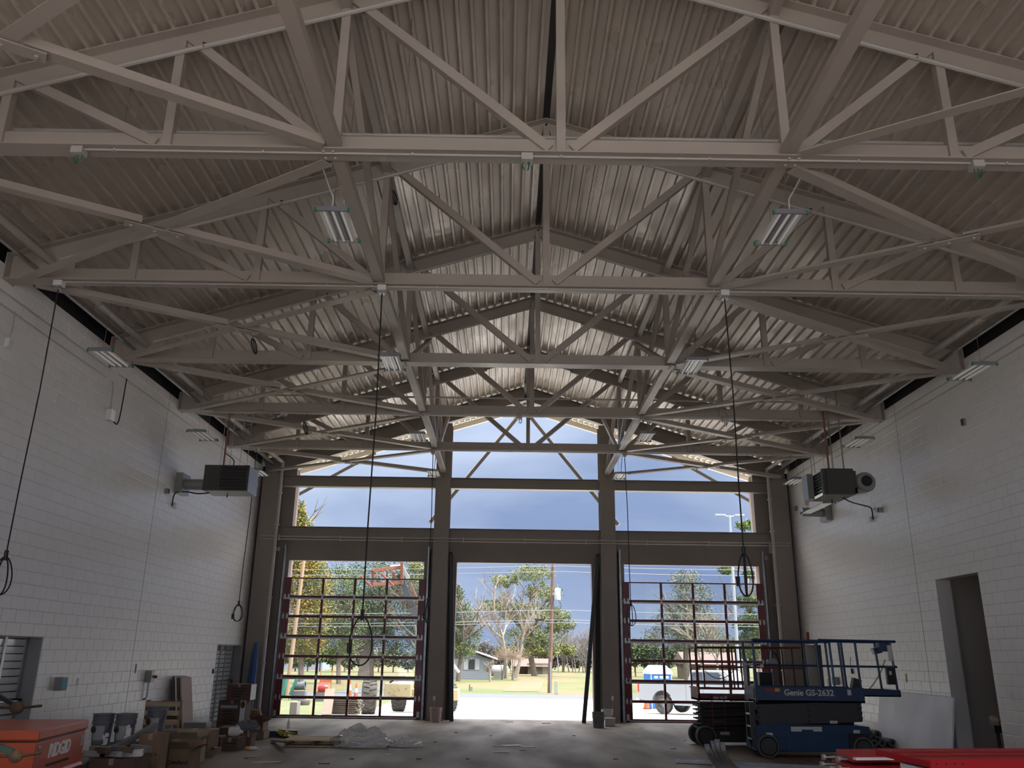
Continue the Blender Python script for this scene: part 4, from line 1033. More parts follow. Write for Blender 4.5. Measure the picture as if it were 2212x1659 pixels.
# plastic sheeting heap
def crumple(name, mt, c, r, seed, label, cat, kind=None, n=56, m=26, amp=.13):
    rnd = random.Random(seed); ph = [(rnd.uniform(1, 5), rnd.uniform(2, 7), rnd.uniform(0, 6), rnd.uniform(.3, 1)) for _ in range(9)]
    b = MB(); vs = []
    for i in range(m + 1):
        t_ = math.pi / 2 * i / m
        for k in range(n):
            p = 2 * math.pi * k / n
            j = 1 + amp * sum(a_ * math.sin(fx * p + fy * t_ * 2 + o_) for fx, fy, o_, a_ in [(round(q[0]), q[1], q[2], q[3]) for q in ph]) / 3 + rnd.uniform(-.075, .075)
            vs.append((c[0] + r[0] * math.sin(t_) * math.cos(p) * j, c[1] + r[1] * math.sin(t_) * math.sin(p) * j, c[2] + max(.004, r[2] * math.cos(t_) * j * (1 + .18 * math.sin(3 * p + seed)))))
    b.add(vs, [(i * n + k, (i + 1) * n + k, (i + 1) * n + (k + 1) % n, i * n + (k + 1) % n) for i in range(m) for k in range(n)])
    return tag(b.build(name, mt), label, cat)
m = mat('clear_plastic', (.93, .92, .91), .3); m.node_tree.nodes['Principled BSDF'].inputs['Transmission Weight'].default_value = .55; m.node_tree.nodes['Principled BSDF'].inputs['IOR'].default_value = 1.12; m.node_tree.nodes['Principled BSDF'].inputs['Coat Weight'].default_value = .4
crumple('rubbish_bag', 'bucket_grey', (BAGQ.x, 18.62, .32), (.28, .18, .17), 21, 'dark grey plastic sack lying on the small cartons of the pile', 'bag', n=36, m=14, amp=.12)
q = PX(765, 1615, Z=0)
crumple('plastic_sheeting', 'clear_plastic', (q.x + .08, q.y + .35, 0), (.62, .42, .33), 3, 'big crumpled heap of clear plastic sheeting beside the flat pallet', 'plastic sheet')
crumple('plastic_sheeting', 'clear_plastic', (q.x + 1.0, q.y + .4, 0), (.36, .3, .15), 8, 'flatter tail of clear plastic sheeting right of the big heap', 'plastic sheet')
# blue tarpaulin roll, brown bag
mat('tarp_blue', (.015, .06, .20), .5)
q = PX(531, 1392, Y=25.9); q1 = PX(534, 1535, Y=25.5)
t = thing('tarpaulin', 'bundled blue tarpaulin standing in the left corner', 'tarpaulin', (q1.x, 25.5, 0))
MB().tube([(q1.x, 25.55, 0.0), (q1.x + .02, 25.6, .5), (q1.x - .02, 25.7, 1.1), (q1.x - .05, 25.85, 1.7), (q1.x - .06, 25.95, 2.1)], .15, 7, rr=[.13, .10, .12, .10, .06]).build('roll', 'tarp_blue', t, smooth=True)
q = PX(548, 1555, Y=24.0)
tag(MB().ball((q.x, 24.1, .2), (.2, .18, .22), 10, 8, .14).build('paper_bag', 'cardboard'), 'crumpled brown bag right of the carton stack', 'bag')
# buckets at the columns
q = PX(942, 1560, Z=0); bucket((q.x - .02, q.y, 0), 'dirty pinkish bucket at the foot of the left tall column', r=.17, h=.40, mt='board_tan', lab=False, lid=False, group='buckets by the columns', handle=False)
q = PX(1293, 1572, Z=0); bucket((q.x, q.y, 0), 'dark grey bucket at the foot of the right tall column', r=.17, h=.40, lab=False, lid=False, group='buckets by the columns')
mat('bucket_white', (.50, .49, .47), .5)
q = PX(1317, 1569, Z=0)
t = thing('pail', 'off-white square pail beside the dark grey bucket', 'pail', (q.x, q.y, 0), group='buckets by the columns')
MB().prism([V((q.x - .14, q.y - .13, 0)), V((q.x + .14, q.y - .13, 0)), V((q.x + .14, q.y + .13, 0)), V((q.x - .14, q.y + .13, 0))], (0, 0, .2)).build('body', 'bucket_white', t, bevel=.02)
MB().box(q.x - .155, q.x + .155, q.y - .145, q.y + .145, .19, .215).build('rim', 'bucket_white', t)
bucket((q.x - .02, q.y + .38, 0), 'off-white bucket behind the square pail', r=.16, h=.42, mt='bucket_white', lab=False, lid=False, group='buckets by the columns')
# litter on the floor
LIT = [(548, 1640, .22, 'board_tan'), (575, 1648, .5, 'pine'), (545, 1638, .3, 'pine_dark'), (833, 1618, .13, 'bucket_grey'), (838, 1631, .12, 'paper'), (1072, 1612, .16, 'paper'), (1105, 1611, .45, 'paper'), (1140, 1614, .3, 'paper'), (1130, 1621, .15, 'label_pale'), (1082, 1626, .3, 'label_pale'), (905, 1640, .1, 'ink'), (700, 1650, .2, 'pine_dark'), (1100, 1560, .2, 'board_tan'), (1180, 1563, .25, 'pine_dark'), (985, 1583, .1, 'ink'), (1385, 1573, .14, 'paper'), (1455, 1618, .12, 'pine_dark'), (1010, 1640, .06, 'ink'), (1240, 1590, .08, 'ink'), (760, 1640, .08, 'ink'), (1480, 1600, .07, 'paper'), (940, 1604, .07, 'ink'), (1330, 1640, .1, 'pine_dark'), (1060, 1590, .05, 'ink')]
for k, (px, py, ln, mt) in enumerate(LIT):
    q = PX(px, py, Z=0)
    o = MB().cbox((0, 0, 0), (ln, ln * random.uniform(.2, .5), .012), rz=random.uniform(-.6, .6), ry=random.uniform(-.03, .03)).build('floor_litter', mt)
    o.location = (q.x, q.y, .007)
    kd = {'paper': 'white paper scrap', 'label_pale': 'grey paper scrap', 'pine': 'pale wood splinter', 'pine_dark': 'dark wood splinter', 'board_tan': 'tan board chip', 'ink': 'small dark crumb', 'bucket_grey': 'grey plastic scrap'}[mt]
    wh = 'by the floor pile' if px < 650 else 'near the plastic sheeting' if px < 900 else 'left of the open bay' if px < 1030 else 'in front of the open bay' if px < 1260 else 'near the right tall column' if px < 1420 else 'left of the lifts'
    tag(o, '%s on the floor %s, %s the viewer' % (kd, wh, 'nearer' if py > 1615 else 'farther from'), 'litter', 'litter on the floor')
# ================================================================ scissor lifts
mat('lift_blue', (.007, .045, .13), .42, col2=(.006, .036, .105), scale=4, coat=.2)
mat('track_grey', (.20, .205, .215), .4, .6)
mat('lift_grey', (.05, .053, .06), .5, .2)
mat('tyre_grey', (.10, .10, .098), .75)
mat('lift_red', (.16, .035, .025), .55, col2=(.11, .025, .018), scale=5)
mat('grimy_dark', (.028, .024, .02), .6, .2)
mat('decal_white', (.62, .62, .62), .5)
mat('decal_yellow', (.65, .38, .03), .5)
mat('decal_red', (.40, .03, .03), .5)
YF = 17.8
def G(px, py, y=YF): q = PX(px, py, Y=y); return q.x, q.z
t = thing('scissor_lift', 'blue scissor lift with folded grey scissor stack and raised guard rails', 'scissor lift', (5.6, YF, 0))
xl, zb = G(1638, 1625); xr, zt = G(1871, 1567)
DPT = .80
# chassis
ch = MB().prism([V((xl - .02, YF + .03, .12)), V((xr + .06, YF + .03, .12)), V((xr + .08, YF + .03, .30)), V((xr + .08, YF + .03, zt - .03)), V((xr - .25, YF + .03, zt)), V((xl + .1, YF + .03, zt)), V((xl, YF + .03, zt - .05))], (0, DPT - .06, 0)).build('chassis', 'lift_blue', t, bevel=.012)
def decal(px0, px1, py0, py1, mt, y=YF + .026, par=None, nm='decal'):
    a = G(px0, py1, y); c = G(px1, py0, y)
    MB().box(a[0], c[0], y - .002, y + .004, a[1], c[1]).build(nm, mt, par or t)
for d in ((1709, 1731, 1570, 1580), (1731, 1757, 1570, 1576), (1757, 1775, 1570, 1580), (1656, 1669, 1583, 1591), (1755, 1779, 1597, 1608), (1760, 1772, 1608, 1614), (1699, 1715, 1615, 1622), (1722, 1742, 1617, 1622), (1844, 1857, 1577, 1584)):
    decal(*d, 'decal_white', par=ch)
decal(1699, 1784, 1588, 1622, 'lift_blue', YF + .020, ch, 'access_panel'); decal(1787, 1822, 1586, 1622, 'lift_blue', YF + .020, ch, 'access_panel')
decal(1724, 1731, 1592, 1600, 'decal_red', par=ch, nm='stop_button'); decal(1712, 1721, 1592, 1604, 'black', par=ch, nm='key_switch'); decal(1736, 1741, 1598, 1607, 'black', par=ch, nm='toggle_guard')
# wheel arch at the rear
a = G(1836, 1612); c = G(1872, 1585)
MB().box(a[0], c[0] + .06, YF + .015, YF + .03, .13, c[1]).build('wheel_arch', 'black', ch)
# wheels
def wheel(x, y, r, w, par, mt='tyre_grey', hub='lift_grey'):
    o = MB().lathe([(r * .55, 0), (r * .93, 0), (r, w * .12), (r, w * .88), (r * .93, w), (r * .55, w)], (x, y, r), (0, 1, 0), n=32).build('wheel', mt, par, smooth=True)
    MB().lathe([(0, .012), (r * .12, .012), (r * .14, .03), (r * .66, .03), (r * .74, -.004), (r * .82, -.004)], (x, y, r), (0, 1, 0), n=32).build('wheel_hub', hub, o, smooth=True)
    return o
wx = G(1660, 1615)[0]
for yy in (YF - .03, YF + DPT - .12): wheel(wx, yy, .215, .13, t)
wx2 = G(1872, 1605)[0] - .06
for yy in (YF - .0, YF + DPT - .12): wheel(wx2, yy, .20, .12, t)
# scissor arms: four stacked slightly sloping plates, near and far side, with pins
z0 = G(1640, 1563)[1]; z1 = G(1640, 1518)[1]
sxl = G(1632, 1540)[0]; sxr = G(1866, 1540)[0]
n = 4; hh = (z1 - z0) / n
for k in range(n):
    za = z0 + k * hh; dz = .09
    for yy in (YF + .06, YF + DPT - .10):
        MB().prism([V((sxl + .03 + (k % 2) * .02, yy - .006 * (k % 2), za - dz * .45)), V((sxr - .02, yy - .006 * (k % 2), za + dz * .55)), V((sxr, yy - .006 * (k % 2), za + hh + dz * .55)), V((sxl, yy - .006 * (k % 2), za + hh - dz * .45))], (0, .04 + .012 * (k % 2), 0)).build('scissor_arm', 'lift_grey', t)
    for fx in (.035, .5, .965):
        px_ = sxl + (sxr - sxl) * fx; MB().cyl((px_, YF + .045, za + hh * .5 + dz * (fx - .45)), (px_, YF + .06, za + hh * .5 + dz * (fx - .45)), .028, n=10).build('pivot_pin', 'black', t)
MB().box(sxl + .1, sxr - .1, YF + .3, YF + .5, z0 - .05, z1).build('scissor_core', 'grimy_dark', t)
decal(1793, 1809, 1557, 1563, 'decal_white', YF + .058)
# platform
pxl, pz0 = G(1633, 1516); pxr, pz1 = G(1866, 1486)
pl = MB().box(pxl, pxr, YF, YF + .03, pz0, pz1).box(pxl, pxr, YF + DPT - .03, YF + DPT, pz0, pz1).box(pxl, pxl + .03, YF, YF + DPT, pz0, pz1).box(pxl, pxr, YF, YF + DPT, pz0, pz0 + .04).build('platform', 'lift_blue', t, bevel=.006)
exl = G(1860, 1500)[0]; exr, ez0 = G(1949, 1506); ez1 = G(1949, 1491)[1]
MB().box(exl, exr, YF + .04, YF + .07, ez0, ez1).box(exl, exr, YF + DPT - .07, YF + DPT - .04, ez0, ez1).box(exr - .03, exr, YF + .04, YF + DPT - .04, ez0, ez1).box(exl, exr, YF + .04, YF + DPT - .04, ez0 - .0, ez0 + .03).build('deck_extension', 'lift_blue', t, bevel=.006)
# entry gate post box at the left end
glx = G(1604, 1500)[0]; gz1 = G(1630, 1430)[1]
MB().box(pxl - .005, pxl + .05, YF - .004, YF + .05, pz0, gz1).build('gate_post', 'lift_blue', t, bevel=.006)
MB().box(pxl - .005, pxl + .05, YF + DPT - .3, YF + DPT, pz0, gz1).build('gate_post', 'lift_blue', t, bevel=.006)
MB().box(pxl - .012, pxl - .005, YF + .08, YF + DPT - .08, pz0 + .06, pz1 - .04).build('entry_panel', 'lift_blue', t)
# rails
tr = G(1700, 1383)[1]; mr = G(1700, 1437)[1]
for side, yy in (('near', YF + .03), ('far', YF + DPT - .03)):
    xe = G(1935, 1386)[0]
    MB().tube([(pxl + .02, yy, tr - .0), (pxl + 1.0, yy, tr - .02), (exl - .5, yy, tr - .02)], .026, 8).build('top_rail', 'lift_blue', t, smooth=True)
    MB().tube([(exl - .75, yy, tr + .012), (xe, yy, tr + .0)], .026, 8).build('top_rail', 'lift_blue', t, smooth=True)
    MB().tube([(pxl + .02, yy, mr), (G(1939, 1440)[0], yy, mr - .01)], .02, 8).build('mid_rail', 'lift_blue', t, smooth=True)
    for px in (1630, 1767, 1797, 1817, 1853):
        x_ = G(px, 1440)[0]; MB().tube([(x_ + .03, yy, pz1 - .05), (x_, yy, tr - .02)], .024, 8).build('rail_post', 'lift_blue', t, smooth=True)
    x_ = G(1929, 1440)[0]
    MB().tube([(x_ + .05, yy, ez1 - .02), (x_, yy, tr)], .024, 8).build('rail_post', 'lift_blue', t, smooth=True)
for zz in (tr, mr): MB().tube([(pxl + .02, YF + .03, zz), (pxl + .0, YF + DPT - .03, zz)], .022, 8).build('end_rail', 'lift_blue', t, smooth=True)
x_ = G(1939, 1440)[0]
for zz in (tr, mr): MB().tube([(x_ - .03, YF + .03, zz), (x_ - .03, YF + DPT - .03, zz)], .022, 8).build('end_rail', 'lift_blue', t, smooth=True)
# control box with spiral cord and document box
cx, cz = G(1904, 1402)
o = MB().cbox((cx + .07, YF + .10, cz + .04), (.20, .16, .17), ry=.0).cbox((cx - .06, YF + .10, cz - .03), (.16, .15, .12), ry=-.25).build('control_box', 'lift_blue', t, bevel=.01)
MB().cbox((cx - .10, YF + .015, cz - .03), (.06, .01, .06)).build('control_knob', 'black', o)
MB().box(G(1917, 1400)[0], G(1926, 1400)[0], YF + .0, YF + .02, G(1920, 1428)[1], G(1920, 1394)[1]).build('instruction_plate', 'decal_white', t)
dx0, dz1 = G(1913, 1441); dx1, dz0 = G(1935, 1479)
o = MB().box(dx0, dx1, YF - .04, YF + .06, dz0, dz1).build('document_box', 'black', t, bevel=.015)
MB().box(dx0 + .04, dx0 + .09, YF - .043, YF - .04, (dz0 + dz1) / 2 + .02, (dz0 + dz1) / 2 + .09).build('decal', 'decal_white', o)
pts = []
s0 = V((G(1914, 1425)[0], YF + .05, G(1914, 1425)[1])); s1 = V((G(1882, 1485)[0], YF + .1, pz1 - .02)); md = V((G(1905, 1462)[0], YF + .06, G(1905, 1462)[1]))
for i in range(140):
    u = i / 139; c = s0 * (1 - u) ** 2 + md * 2 * u * (1 - u) + s1 * u * u
    pts.append(c + V((.013 * math.cos(i * 1.05), .013 * math.sin(i * 1.05), 0)))
MB().tube(pts, .005, 5).build('spiral_cord', 'black_rubber', t)
# ladder at the left end
lx = pxl - .02
for yy in (YF + .06, YF + .36):
    MB().prism([V((lx - .02, yy, .12)), V((lx + .14, yy, .12)), V((lx + .05, yy, .45)), V((lx + .04, yy, pz0 - .02)), V((lx - .1, yy, pz0 - .02)), V((lx - .1, yy, .4))], (0, .03, 0)).build('ladder_side', 'lift_grey', t)
for zz in (.32, .55, .78): MB().box(lx - .1, lx - .04, YF + .09, YF + .36, zz, zz + .03).build('ladder_rung', 'galv', t)
MB().tube(cr([(lx - .03, YF + .1, .55), (lx - .08, YF + .08, .25), (lx + .02, YF + .05, .13), (lx + .12, YF + .04, .22)]), .01, 6).build('loose_cable', 'black_rubber', t)
# lettering
w_ = G(1806, 1500)[0] - G(1689, 1500)[0]; mid = ((G(1806, 1500)[0] + G(1689, 1500)[0]) / 2, G(1747, 1497)[1])
text_mesh('lettering', 'Genie GS-2632', 'decal_white', .16, basis((mid[0], YF - .002, mid[1]), (1, 0, 0), (0, 0, 1)), t, .003, 0, 1.0)
decal(1653, 1674, 1488, 1493, 'decal_red', YF - .001, pl); decal(1674, 1684, 1487, 1494, 'decal_yellow', YF - .001, pl); decal(1831, 1838, 1490, 1502, 'decal_white', YF - .001, pl)
for px, py in ((1646, 1438),): decal(px - 3, px + 3, py - 3, py + 4, 'decal_white', YF - .0)
# foot pedal and box on the deck
q = G(1848, 1475, YF + .4); tag(MB().cbox((q[0], YF + .4, q[1] - .02), (.16, .14, .20), ry=.3).build('tool_case', 'heater_dark'), 'dark case standing on the blue lift deck', 'case')
# ---- red lift behind
YR = 19.75
t = thing('scissor_lift', 'older rusty red scissor lift parked behind the blue one', 'scissor lift', (4.8, YR, 0))
rx0, rz0 = G(1509, 1513, YR); rx1 = rx0 + 2.35; rz1 = G(1509, 1484, YR)[1]
RD = .78
MB().box(rx0, rx1, YR, YR + .04, rz0, rz0 + .12).box(rx0, rx1, YR + RD - .04, YR + RD, rz0, rz0 + .12).box(rx0, rx0 + .04, YR, YR + RD, rz0, rz1).box(rx0, rx1, YR, YR + RD, rz0, rz0 + .04).build('platform', 'lift_red', t)
MB().box(rx0 + .04, rx1, YR + .02, YR + .05, rz1 - .05, rz1).build('toe_board', 'lift_red', t)
for px0, px1 in ((1541, 1552), (1555, 1570)):
    a = G(px0, 1510, YR); c = G(px1, 1503, YR); MB().box(a[0], c[0], YR - .004, YR, a[1], c[1]).build('worn_decal', 'label_pale', t)
rt = G(1560, 1399, YR)[1]; rm = G(1560, 1441, YR)[1]
for yy in (YR + .03, YR + RD - .03):
    MB().tube([(rx0, yy, rt), (rx1, yy, rt + .02)], .022, 8).build('top_rail', 'lift_red', t, smooth=True)
    MB().tube([(rx0, yy, rm), (rx1 + .05, yy, rm - .0)], .018, 8).build('mid_rail', 'lift_red', t, smooth=True)
    for px in (1506, 1519, 1577, 1591, 1601, 1682, 1714):
        x_ = min(G(px, 1440, YR)[0], rx1); MB().tube([(x_ + .02, yy, rz1 - .05), (x_, yy, rt)], .019, 6).build('rail_post', 'lift_red', t, smooth=True)
for zz in (rt, rm): MB().tube([(rx0, YR + .03, zz), (rx0 - .0, YR + RD - .03, zz)], .02, 8).build('end_rail', 'lift_red', t, smooth=True)
pts = []
a = G(1523, 1449, YR); c = G(1583, 1449, YR)
for i in range(17):
    u = i / 16; pts.append((a[0] + (c[0] - a[0]) * u, YR + .0, a[1] - .16 * 4 * u * (1 - u)))
MB().tube(pts, .009, 5).build('gate_chain', 'dark_steel', t)
for k in range(6):
    z = .36 + k * (rz0 - .40) / 6
    for yy in (YR + .05, YR + RD - .11):
        MB().prism([V((rx0 + .08, yy, z - .03)), V((rx1 - .1, yy, z + .04)), V((rx1 - .1, yy, z + .10)), V((rx0 + .08, yy, z + .03 + (k % 2) * .02))], (0, .06, 0)).build('scissor_arm', 'grimy_dark', t)
    MB().lathe([(0, 0), (.05, 0), (.05, .06), (0, .06)], (rx0 + .06, YR + .02, z + .02), (0, 1, 0), n=8).build('pivot_boss', 'grimy_dark', t)
    MB().box(rx0 + .0, rx0 + .1, YR + .1, YR + RD - .1, z, z + .03).build('cross_tube', 'grimy_dark', t)
MB().box(rx0 + .05, rx1, YR + .05, YR + RD - .05, .10, .36).build('chassis', 'grimy_dark', t)
MB().box(rx0 + .28, rx0 + .30, YR - .01, YR + .0, .35, 1.05).box(rx0 + .55, rx0 + .57, YR - .01, YR + .0, .35, 1.05).box(rx0 + .28, rx0 + .57, YR - .01, YR, 1.03, 1.06).box(rx0 + .28, rx0 + .57, YR - .01, YR, .5, .53).build('ladder_frame', 'lift_red', t)
for x_ in (rx0 + .12, rx1 - .25):
    for yy in (YR - .06, YR + RD - .06): wheel(x_, yy, .22, .12, t, 'tyre_grey', 'grimy_dark')
MB().box(rx0 + .45, rx0 + .65, YR + .044, YR + .05, .25, .31).build('worn_decal', 'label_pale', t)
# load on the red lift
q0 = G(1639, 1500, YR + .3); q1 = G(1664, 1452, YR + .3)
tag(MB().box(q0[0], q1[0], YR + .15, YR + .55, rz0 + .05, q1[1]).build('welder_case', 'black', bevel=.02), 'black equipment case standing on the red lift platform', 'case')
t = thing('gas_regulator', 'pale round gauge set with black hoses on the red lift rail', 'gauge', (q1[0] + .2, YR + .1, rm))
c = G(1668, 1431, YR + .0)
MB().ball((c[0], YR - .02, c[1]), (.13, .08, .09), 14, 10).build('housing', 'label_pale', t, smooth=True)
MB().tube(cr([(c[0], YR - .02, c[1] + .08), (c[0] + .02, YR - .02, c[1] + .22), (c[0] + .10, YR - .02, c[1] + .16), (c[0] + .16, YR, c[1] - .02), (c[0] + .18, YR + .02, rm - .3), (c[0] + .26, YR + .02, rm - .55)]), .012, 6).build('hose', 'black_rubber', t, smooth=True)
MB().tube(cr([(c[0] - .1, YR - .02, c[1] + .03), (c[0] - .02, YR - .02, c[1] + .28), (c[0] + .12, YR - .02, c[1] + .10)]), .010, 6).build('hose', 'black_rubber', t, smooth=True)
# ================================================================ right-hand floor things
# curved door tracks standing in the foreground and straight tracks on the floor
def arc_track(px0, py0, px1, py1, Y0, Y1, label):
    a = PX(px0, py0, Y=Y0); c = PX(px1, py1, Y=Y1); c.z = max(c.z, .03)
    pts = []
    for i in range(15):
        u = i / 14 * math.pi / 2
        pts.append(V((a.x + (c.x - a.x) * (1 - math.cos(u)), Y0 + (Y1 - Y0) * (1 - math.cos(u)), c.z + (a.z - c.z) * (1 - math.sin(u)))))
    b = MB()
    for u, w_ in zip(pts[:-1], pts[1:]): b.sweep([(-.04, -.02), (.04, -.02), (.04, .025), (.03, .025), (.03, -.01), (-.03, -.01), (-.03, .025), (-.04, .025)], u, w_ + (w_ - u) * .03, up=(0, 1, 0))
    tag(b.build('curved_track', 'track_grey'), label, 'track', 'curved door tracks')
for k, (a_, b_, lab) in enumerate((((1527, 1607), (1578, 1668), 'leftmost curved galvanised door track in the foreground'), ((1540, 1600), (1588, 1668), 'second curved galvanised door track in the foreground'), ((1549, 1597), (1598, 1668), 'third curved galvanised door track in the foreground'), ((1560, 1604), (1606, 1668), 'rightmost curved galvanised door track in the foreground'))):
    arc_track(*a_, *b_, 15.8 - k * .06, 15.2 - k * .06, lab)
for k, (a_, b_) in enumerate((((1460, 1644), (1850, 1661)), ((1540, 1655), (1850, 1668)))):
    p0 = PX(*a_, Z=.03); p1 = PX(*b_, Z=.03)
    tag(MB().sweep([(-.05, -.025), (.05, -.025), (.05, .025), (.04, .025), (.04, -.015), (-.04, -.015), (-.04, .025), (-.05, .025)], p0, p1).build('straight_track', 'galv'), ['long straight galvanised track lying on the floor before the blue lift', 'shorter straight track lying nearest the viewer on the floor'][k], 'track', 'straight door tracks')
# red door sections on cartons, lower right
mat('panel_red', (.40, .008, .016), .5, spec=.3)
mat('panel_white', (.80, .80, .81), .5)
ZP = 1.12
f0 = PX(1890, 1617, Z=ZP); n0 = PX(1877, 1643, Z=ZP - .02); fr = PX(2212, 1616, Z=ZP); nr = PX(2212, 1645, Z=ZP)
ux = (fr - f0); ux.z = 0; ux.normalize(); 
LNp = 4.2
t = thing('door_section', 'upper red door section lying flat at the lower right corner', 'door section', (f0.x, f0.y, ZP - .05), group='red door sections')
def P2(o, a, c, z): return V((o.x, o.y, 0)) + ux * a + V((-ux.y, ux.x, 0)) * c + V((0, 0, z))
wd_ = (f0 - n0).length * .98
b = MB(); b.prism([P2(f0, -.03, -wd_, ZP - .012), P2(f0, 0, 0, ZP), P2(f0, 0, 0, ZP - .05), P2(f0, -.03, -wd_, ZP - .06)], ux * LNp); b.build('panel', 'panel_red', t, bevel=.004)
MB().prism([P2(f0, -.03, -wd_ - .012, ZP - .0), P2(f0, -.03, -wd_, ZP - .0), P2(f0, -.03, -wd_, ZP - .065), P2(f0, -.03, -wd_ - .012, ZP - .065)], ux * LNp).build('edge_lip', 'panel_red', t)
for k in range(2): MB().prism([P2(f0, 0, -wd_ * (.35 + .3 * k), ZP - .002), P2(f0, 0, -wd_ * (.33 + .3 * k), ZP + .003), P2(f0, 0, -wd_ * (.31 + .3 * k), ZP - .002)], ux * LNp).build('pressed_rib', 'panel_red', t)
for a_ in (.02, .1, .17, .24): MB().cyl(P2(f0, a_, -wd_ - .014, ZP - .03), P2(f0, a_, -wd_ - .010, ZP - .03), .008, n=8).build('bolt_hole', 'black', t)
b = MB(); b.prism([P2(f0, .02, -wd_ - .06, ZP - .085), P2(f0, .02, -.4 * wd_, ZP - .075), P2(f0, .02, -.4 * wd_, ZP - .20), P2(f0, .02, -wd_ - .06, ZP - .21)], ux * LNp)
tag(b.build('door_section', 'panel_white'), 'white-faced door section under the red one at the lower right', 'door section', 'red door sections')
g0 = PX(1805, 1614, Z=ZP - .06); 
t = thing('door_section', 'lower red door section jutting out left of the upper one', 'door section', (g0.x, g0.y, ZP - .2), group='red door sections')
b = MB(); b.prism([P2(g0, -.08, -wd_ * .55, ZP - .095), P2(g0, 0, 0, ZP - .075), P2(g0, 0, 0, ZP - .125), P2(g0, -.08, -wd_ * .55, ZP - .145)], ux * (f0.x - g0.x + .6)); b.build('panel', 'panel_red', t, bevel=.004)
MB().prism([P2(g0, -.08, -wd_ * .55 - .05, ZP - .10), P2(g0, -.08, -wd_ * .55, ZP - .10), P2(g0, -.08, -wd_ * .55, ZP - .12), P2(g0, -.08, -wd_ * .55 - .05, ZP - .12)], ux * .36).build('white_edge', 'panel_white', t)
for k in range(2):
    q = P2(g0, -.20 + .05 * k, -.14 - k * .16, ZP - .13)
    h = MB().cyl(q, q + ux * .2, .008, n=8).build('roller_stem', 'hinge_steel', t, smooth=True)
    MB().cyl(q - ux * .015, q + ux * .01, .026, n=12).build('roller', 'hinge_steel', h, smooth=True)
    MB().cbox(q + ux * .17, (.14, .10, .012), rz=.1).build('hinge_plate', 'hinge_steel', h)
for j in range(3):
    zz = ZP - .16 - j * .06; sh_ = -.05 - .03 * j
    t2 = thing('door_section', '%s door section down in the stack under the jutting red one' % ['first', 'second', 'third'][j], 'door section', (g0.x + sh_, g0.y, zz), group='red door sections')
    MB().prism([P2(g0, sh_ - .08, -wd_ * .62, zz - .01), P2(g0, sh_, 0, zz), P2(g0, sh_, 0, zz - .045), P2(g0, sh_ - .08, -wd_ * .62, zz - .055)], ux * 2.6).build('panel', 'panel_white' if j == 1 else 'panel_red', t2, bevel=.004)
    for c_ in (-.12, -.42):
        q = P2(g0, sh_ - .16, c_, zz - .03)
        h = MB().cyl(q, q + ux * .18, .008, n=8).build('roller_stem', 'hinge_steel', t2, smooth=True); MB().cyl(q - ux * .015, q + ux * .01, .026, n=12).build('roller', 'hinge_steel', h, smooth=True)
carton_z = ZP - .345
q = P2(g0, .35, -wd_ * .55, 0)
t = thing('cardboard_box', 'brown carton with an orange sticker under the red door sections', 'box', (q.x, q.y, 0), math.atan2(ux.y, ux.x), 'cartons under the door sections')
MB().box(-.25, .75, -.45, .35, 0, carton_z).build('carton', 'cardboard', t, local=True, bevel=.006)
mat('sticker_orange', (.75, .22, .02), .5)
MB().box(-.22, -.10, -.454, -.45, carton_z - .14, carton_z - .01).build('orange_sticker', 'sticker_orange', t, local=True)
q = P2(g0, 2.2, -wd_ * .55, 0)
t = thing('cardboard_box', 'plain carton propping the far end of the red door sections', 'box', (q.x, q.y, 0), math.atan2(ux.y, ux.x), 'cartons under the door sections')
MB().box(-.4, .9, -.4, .35, 0, carton_z).build('carton', 'cardboard', t, local=True, bevel=.006)
# pipe insulation rolls
k = 0
RL = [(0, 0), (.19, 0), (.38, 0), (.57, 0), (.80, 0), (.10, .165), (.30, .165), (.50, .165)]
RN = ['first', 'second', 'third', 'fourth', 'fifth']
for i_, (dx, dz) in enumerate(RL):
    x_ = 7.26 + dx; z_ = .095 + dz
    t = thing('insulation_tube', '%s foam insulation tube from the left in the %s row behind the blue lift' % (RN[i_ % 5], 'top' if dz else 'bottom'), 'tube', (x_, 20.25, z_), group='stacked insulation tubes')
    n_ = 18
    b = MB(); ro, ri = .088, .034; y0, y1 = 20.15 + random.uniform(-.03, .05), 22.0
    vs = []
    for yy, r in ((y0, ri), (y0, ro), (y1, ro), (y1, ri)):
        vs += [(x_ + r * math.cos(2 * math.pi * j / n_), yy, z_ + r * math.sin(2 * math.pi * j / n_)) for j in range(n_)]
    b.add(vs, [(i * n_ + j, i * n_ + (j + 1) % n_, ((i + 1) % 4) * n_ + (j + 1) % n_, ((i + 1) % 4) * n_ + j) for i in range(4) for j in range(n_)])
    b.build('tube', 'tyre_grey', t, smooth=True)
# white board leaning on the right wall
mat('board_scuffed', (.84, .84, .88), .5, col2=(.72, .72, .75), scale=1.2, lo=.3, hi=.55)
y0 = PX(2055, 1503, X=W - .12).y; y1 = PX(1898, 1496, X=W - .12).y; zt = PX(1975, 1499, X=W - .12).z
tag(MB().prism([V((W - .05, y0, zt)), V((W - .09, y0, zt)), V((W - .30, y0, 0)), V((W - .26, y0, 0))], (0, y1 - y0, 0)).build('leaning_board', 'board_scuffed'), 'large scuffed white board leaning on the right wall', 'board')
